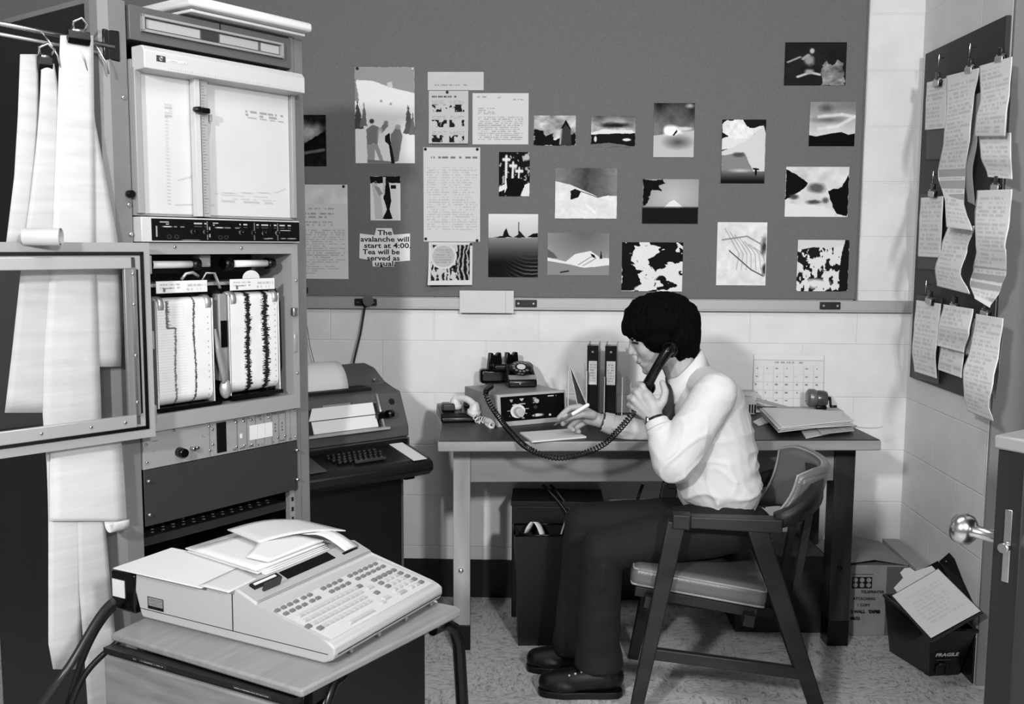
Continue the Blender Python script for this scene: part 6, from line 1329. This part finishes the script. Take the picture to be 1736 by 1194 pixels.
sh.cap(SL, .067, SL.lerp(EL, .5), .066, 20); sh.cap(SL.lerp(EL, .5), .066, EL, .066, 20); sh.cap(EL, .066, EL.lerp(WL, .45), .053, 20); sh.cap(EL.lerp(WL, .45), .053, EL.lerp(WL, .80), .040, 20); sh.cap(EL.lerp(WL, .8), .040, EL.lerp(WL, .86), .038, 20)
sh.cap(SR, .062, ER, .052, 20); sh.cap(ER, .050, ER.lerp(WR, .55), .043, 20); sh.cap(ER.lerp(WR, .5), .043, ER.lerp(WR, .84), .035, 20)
# folds: soft ridges lying in the cloth
def fold(pts, r): sh.tube([B(*p) for p in pts], r, 8)
def ridge(a): return max(0.0, 1-abs(mnoise.noise(a))*3.2)**2
def sd(co, n_):
    w_ = mnoise.noise(co*5)*.6
    a = Vector((co.x*7+co.z*5+w_, co.y*4, co.z*15-co.x*6+w_)); b = Vector((co.x*12-co.z*4, co.y*5+3, co.z*9+co.x*5+w_))
    low = min(1, max(.25, (1.02-co.z)*3))
    return (.0075*ridge(a)+.005*ridge(b))*low-.003
def cutz(o, f):
    bm = bmesh.new(); bm.from_mesh(o.data); d = [v for v in bm.verts if f(v.co)]; bmesh.ops.delete(bm, geom=d, context='VERTS'); bm.to_mesh(o.data); bm.free()
shirt = remesh(sh, 'shirt', m_shirt, .005, man, 6, sd)
# cuffs, collar, placket
def band(c, ax, r, h, m, name, par, th=.003, sq=1.0):
    ax = Vector(ax).normalized(); Mx = Matrix.Translation(c) @ ax.to_track_quat('Z', 'Y').to_matrix().to_4x4()
    return MB().lathe([(r, -h/2), (r+th, -h/2+.002), (r+th, h/2-.002), (r, h/2), (r-.002, h/2-.004), (r-.002, -h/2+.004)], 28, Mx).build(name, m, par)
def cuff(b, c, f0, f1, r0, r1, nm, m, par):
    mb = MB(); n = 24; ps = [b.lerp(c, f0), b.lerp(c, f1)]; mb.tube([ps[0], ps[0].lerp(ps[1], .9), ps[1], ps[1], ps[0]], [r0, r1, r1-.001, r1-.0045, r0-.006], n, cap=False); return mb.build(nm, m, par)
cuff(EL, WL, .82, .97, .039, .036, 'cuff', m_shirt, shirt); cuff(ER, WR, .78, .93, .036, .033, 'cuff', m_shirt, shirt)
cuff(ER, WR, .925, .965, .0285, .0285, 'cuff_shadow_ring', mat('cuff_shadow', .25, .6), man)  # dark ring: shade at the cuff opening put into its colour
# pointed collar standing round the neck
cc = []
axn = (nb_-H(.030, 0, -.060)).normalized(); base = H(.030, 0, -.060).lerp(nb_, .70)
e1 = Vector((-1, 0, 0)); e1 = (e1-axn*e1.dot(axn)).normalized(); e2 = axn.cross(e1)
rows = [[], [], [], []]
for k in range(29):
    a = -PI+.35+(2*PI-.7)*k/28+PI; c_ = e1*math.cos(a)+e2*math.sin(a)    # open at the front
    fr_ = abs(k-14)/14; up_ = -axn*.020; dn = axn*(.028+.030*max(0, fr_-.55)/.45)
    c_ = e1*math.cos(.55+(2*PI-1.1)*k/28)+e2*math.sin(.55+(2*PI-1.1)*k/28)
    bk = Vector((-.004, 0, .030))*max(0, .45-c_.dot(e1)); rows[0].append(base+c_*.058+axn*.012+bk*.6); rows[1].append(base+c_*.0605+up_+bk); rows[2].append(base+c_*.065+up_+axn*.002+bk); rows[3].append(base+c_*(.070+.020*max(0, c_.dot(e1)))+dn+(e1*.012*max(0, fr_-.6))+bk*.8)
MB().sheet(rows, .002).build('collar', m_shirt, shirt)
# trousers
tr_ = MB()
tr_.ell(B(1238, 886, 3.01), (.125, .165, .075), I3, 28, 18)
for h_, k_, a_, s_ in ((HL, KL, AL, 0), (HR, KR, AR, 1)):
    tr_.cap(h_, .088, h_.lerp(k_, .5), .080, 20); tr_.cap(h_.lerp(k_, .5), .080, k_, .064, 20); tr_.cap(k_, .064, k_.lerp(a_, .3), .062, 20); tr_.cap(k_.lerp(a_, .3), .062, a_+Vector((.004, 0, -.01)), .068, 20)
    tr_.tube([a_+Vector((.004, 0, .03)), a_+Vector((.006, 0, -.045))], [.068, .076], 24)
    for j in range(5): c_ = k_.lerp(a_, .10+j*.05); tr_.tube([c_+Vector((-.050+.006*j, -.045, -.012)), c_+Vector((.0, -.064, -.004)), c_+Vector((.055, -.03, .014))], [.003, .007, .003], 8)
def td(co, n_): return .0035*mnoise.noise(Vector((co.x*14, co.y*14, co.z*22)))
remesh(tr_, 'trousers', m_jean, .0055, man, 5, td)
# shoes
def shoe(toe, heel, y, label_):
    L = heel-toe; s_ = MB(); X = lambda f, z, dy=0: Vector((toe+L*f, y+dy, z))
    s_.cap(X(.13, .040), .034, X(.35, .046), .040, 20); s_.cap(X(.35, .046), .040, X(.62, .060), .044, 20); s_.cap(X(.62, .060), .044, X(.86, .062), .038, 20); s_.cap(X(.80, .06), .040, X(.82, .115), .042, 20); s_.ell(X(.30, .034), (.07, .046, .030), I3)
    o = remesh(s_, 'shoe', m_shoe, .004, man, 5)
    pts = [(toe+L*f, y+dy) for f, dy in ((.0, .0), (.025, -.022), (.10, -.034), (.30, -.044), (.55, -.036), (.8, -.034), (.93, -.030), (.98, -.012), (.98, .012), (.93, .030), (.8, .034), (.55, .036), (.30, .044), (.10, .034), (.025, .022))]
    MB().prism(pts, 'z', .001, .022, bev=.003).build('sole', m_shoe, o)
    for j in range(3):
        for dy in (-.016, .012):
            f = .36+j*.07; MB().ell(X(f, .0835+j*.006-abs(dy)*.35-.004, dy-.012), (.0036, .0036, .0036), I3, 10, 6).build('eyelet', mat('eyelet_white', .8, .3), o)
        MB().cyl(X(.36+j*.07, .083+j*.006, -.026), X(.40+j*.07, .084+j*.006, .008), .0022, 8).build('lace', mat('lace_dark', .06, .6), o)
a, b = P(912, 1160, Y=2.965), P(1058, 1160, Y=2.965); shoe(a.x, b.x, 2.965, 'near')
a, b = P(892, 1112, Y=3.14), P(1020, 1112, Y=3.14); shoe(a.x, b.x+.02, 3.14, 'far')
# wrist watch on the left wrist
wc = EL.lerp(WL, .985); axw = (WL-EL).normalized()
wt = band(wc, axw, .0262, .018, mat('watch_strap', .10, .4), 'wrist_watch', man, .003)
MB().lathe([(.015, 0), (.015, .006), (.012, .008), (.0005, .008)], 20, Matrix.Translation(wc+Vector((-.024, -.006, 0))) @ Vector((-1, -.25, .1)).to_track_quat('Z', 'Y').to_matrix().to_4x4()).build('watch_case', m_steel, wt)
# handset held at the ear
handset('telephone_handset', 'black handset held between ear and chin by the seated person', m_black, pe, pm, (-.35, -1, .12), r=.0165, cs=.92)
hp_ = MB().cyl(B(1134, 584, 2.905), B(1134, 584, 2.900), .006, 10)
hp_.bm.free()
# black coiled cord from the telephone on the receiver to the handset
cp = [B(833, 655, 3.44), B(824, 664, 3.36), B(828, 680, 3.34), B(843, 704, 3.30), B(866, 733, 3.20), B(895, 760, 3.07), B(940, 776, 3.03), B(985, 770, 3.0), B(1022, 754, 2.97), B(1050, 728, 2.93), B(1075, 698, 2.90), B(1096, 668, 2.925), pm+Vector((-.004, -.004, -.026))]
coil('coiled_cord', cp, .0080, .0021, 92, 'black coiled cord hanging from the telephone over the table edge to the handset', m_black)
# pen
pa, pb = B(938, 722, 3.165), B(998, 686, 3.17); pn = thing('pen', 'pen with a thick white end in the writing hand', 'pen', pa); dv = pb-pa
MB().tube([Vector((0, 0, 0)), dv*.04, dv*.10], [.0006, .0022, .0034], 12).tube([dv*.10, dv*.56], .0036, 12).build('barrel', mat('pen_grey', .35, .3), pn)
MB().cap(dv*.56, .0064, dv*.97, .0064).build('pen_cap', mat('pen_white', .88, .3), pn)
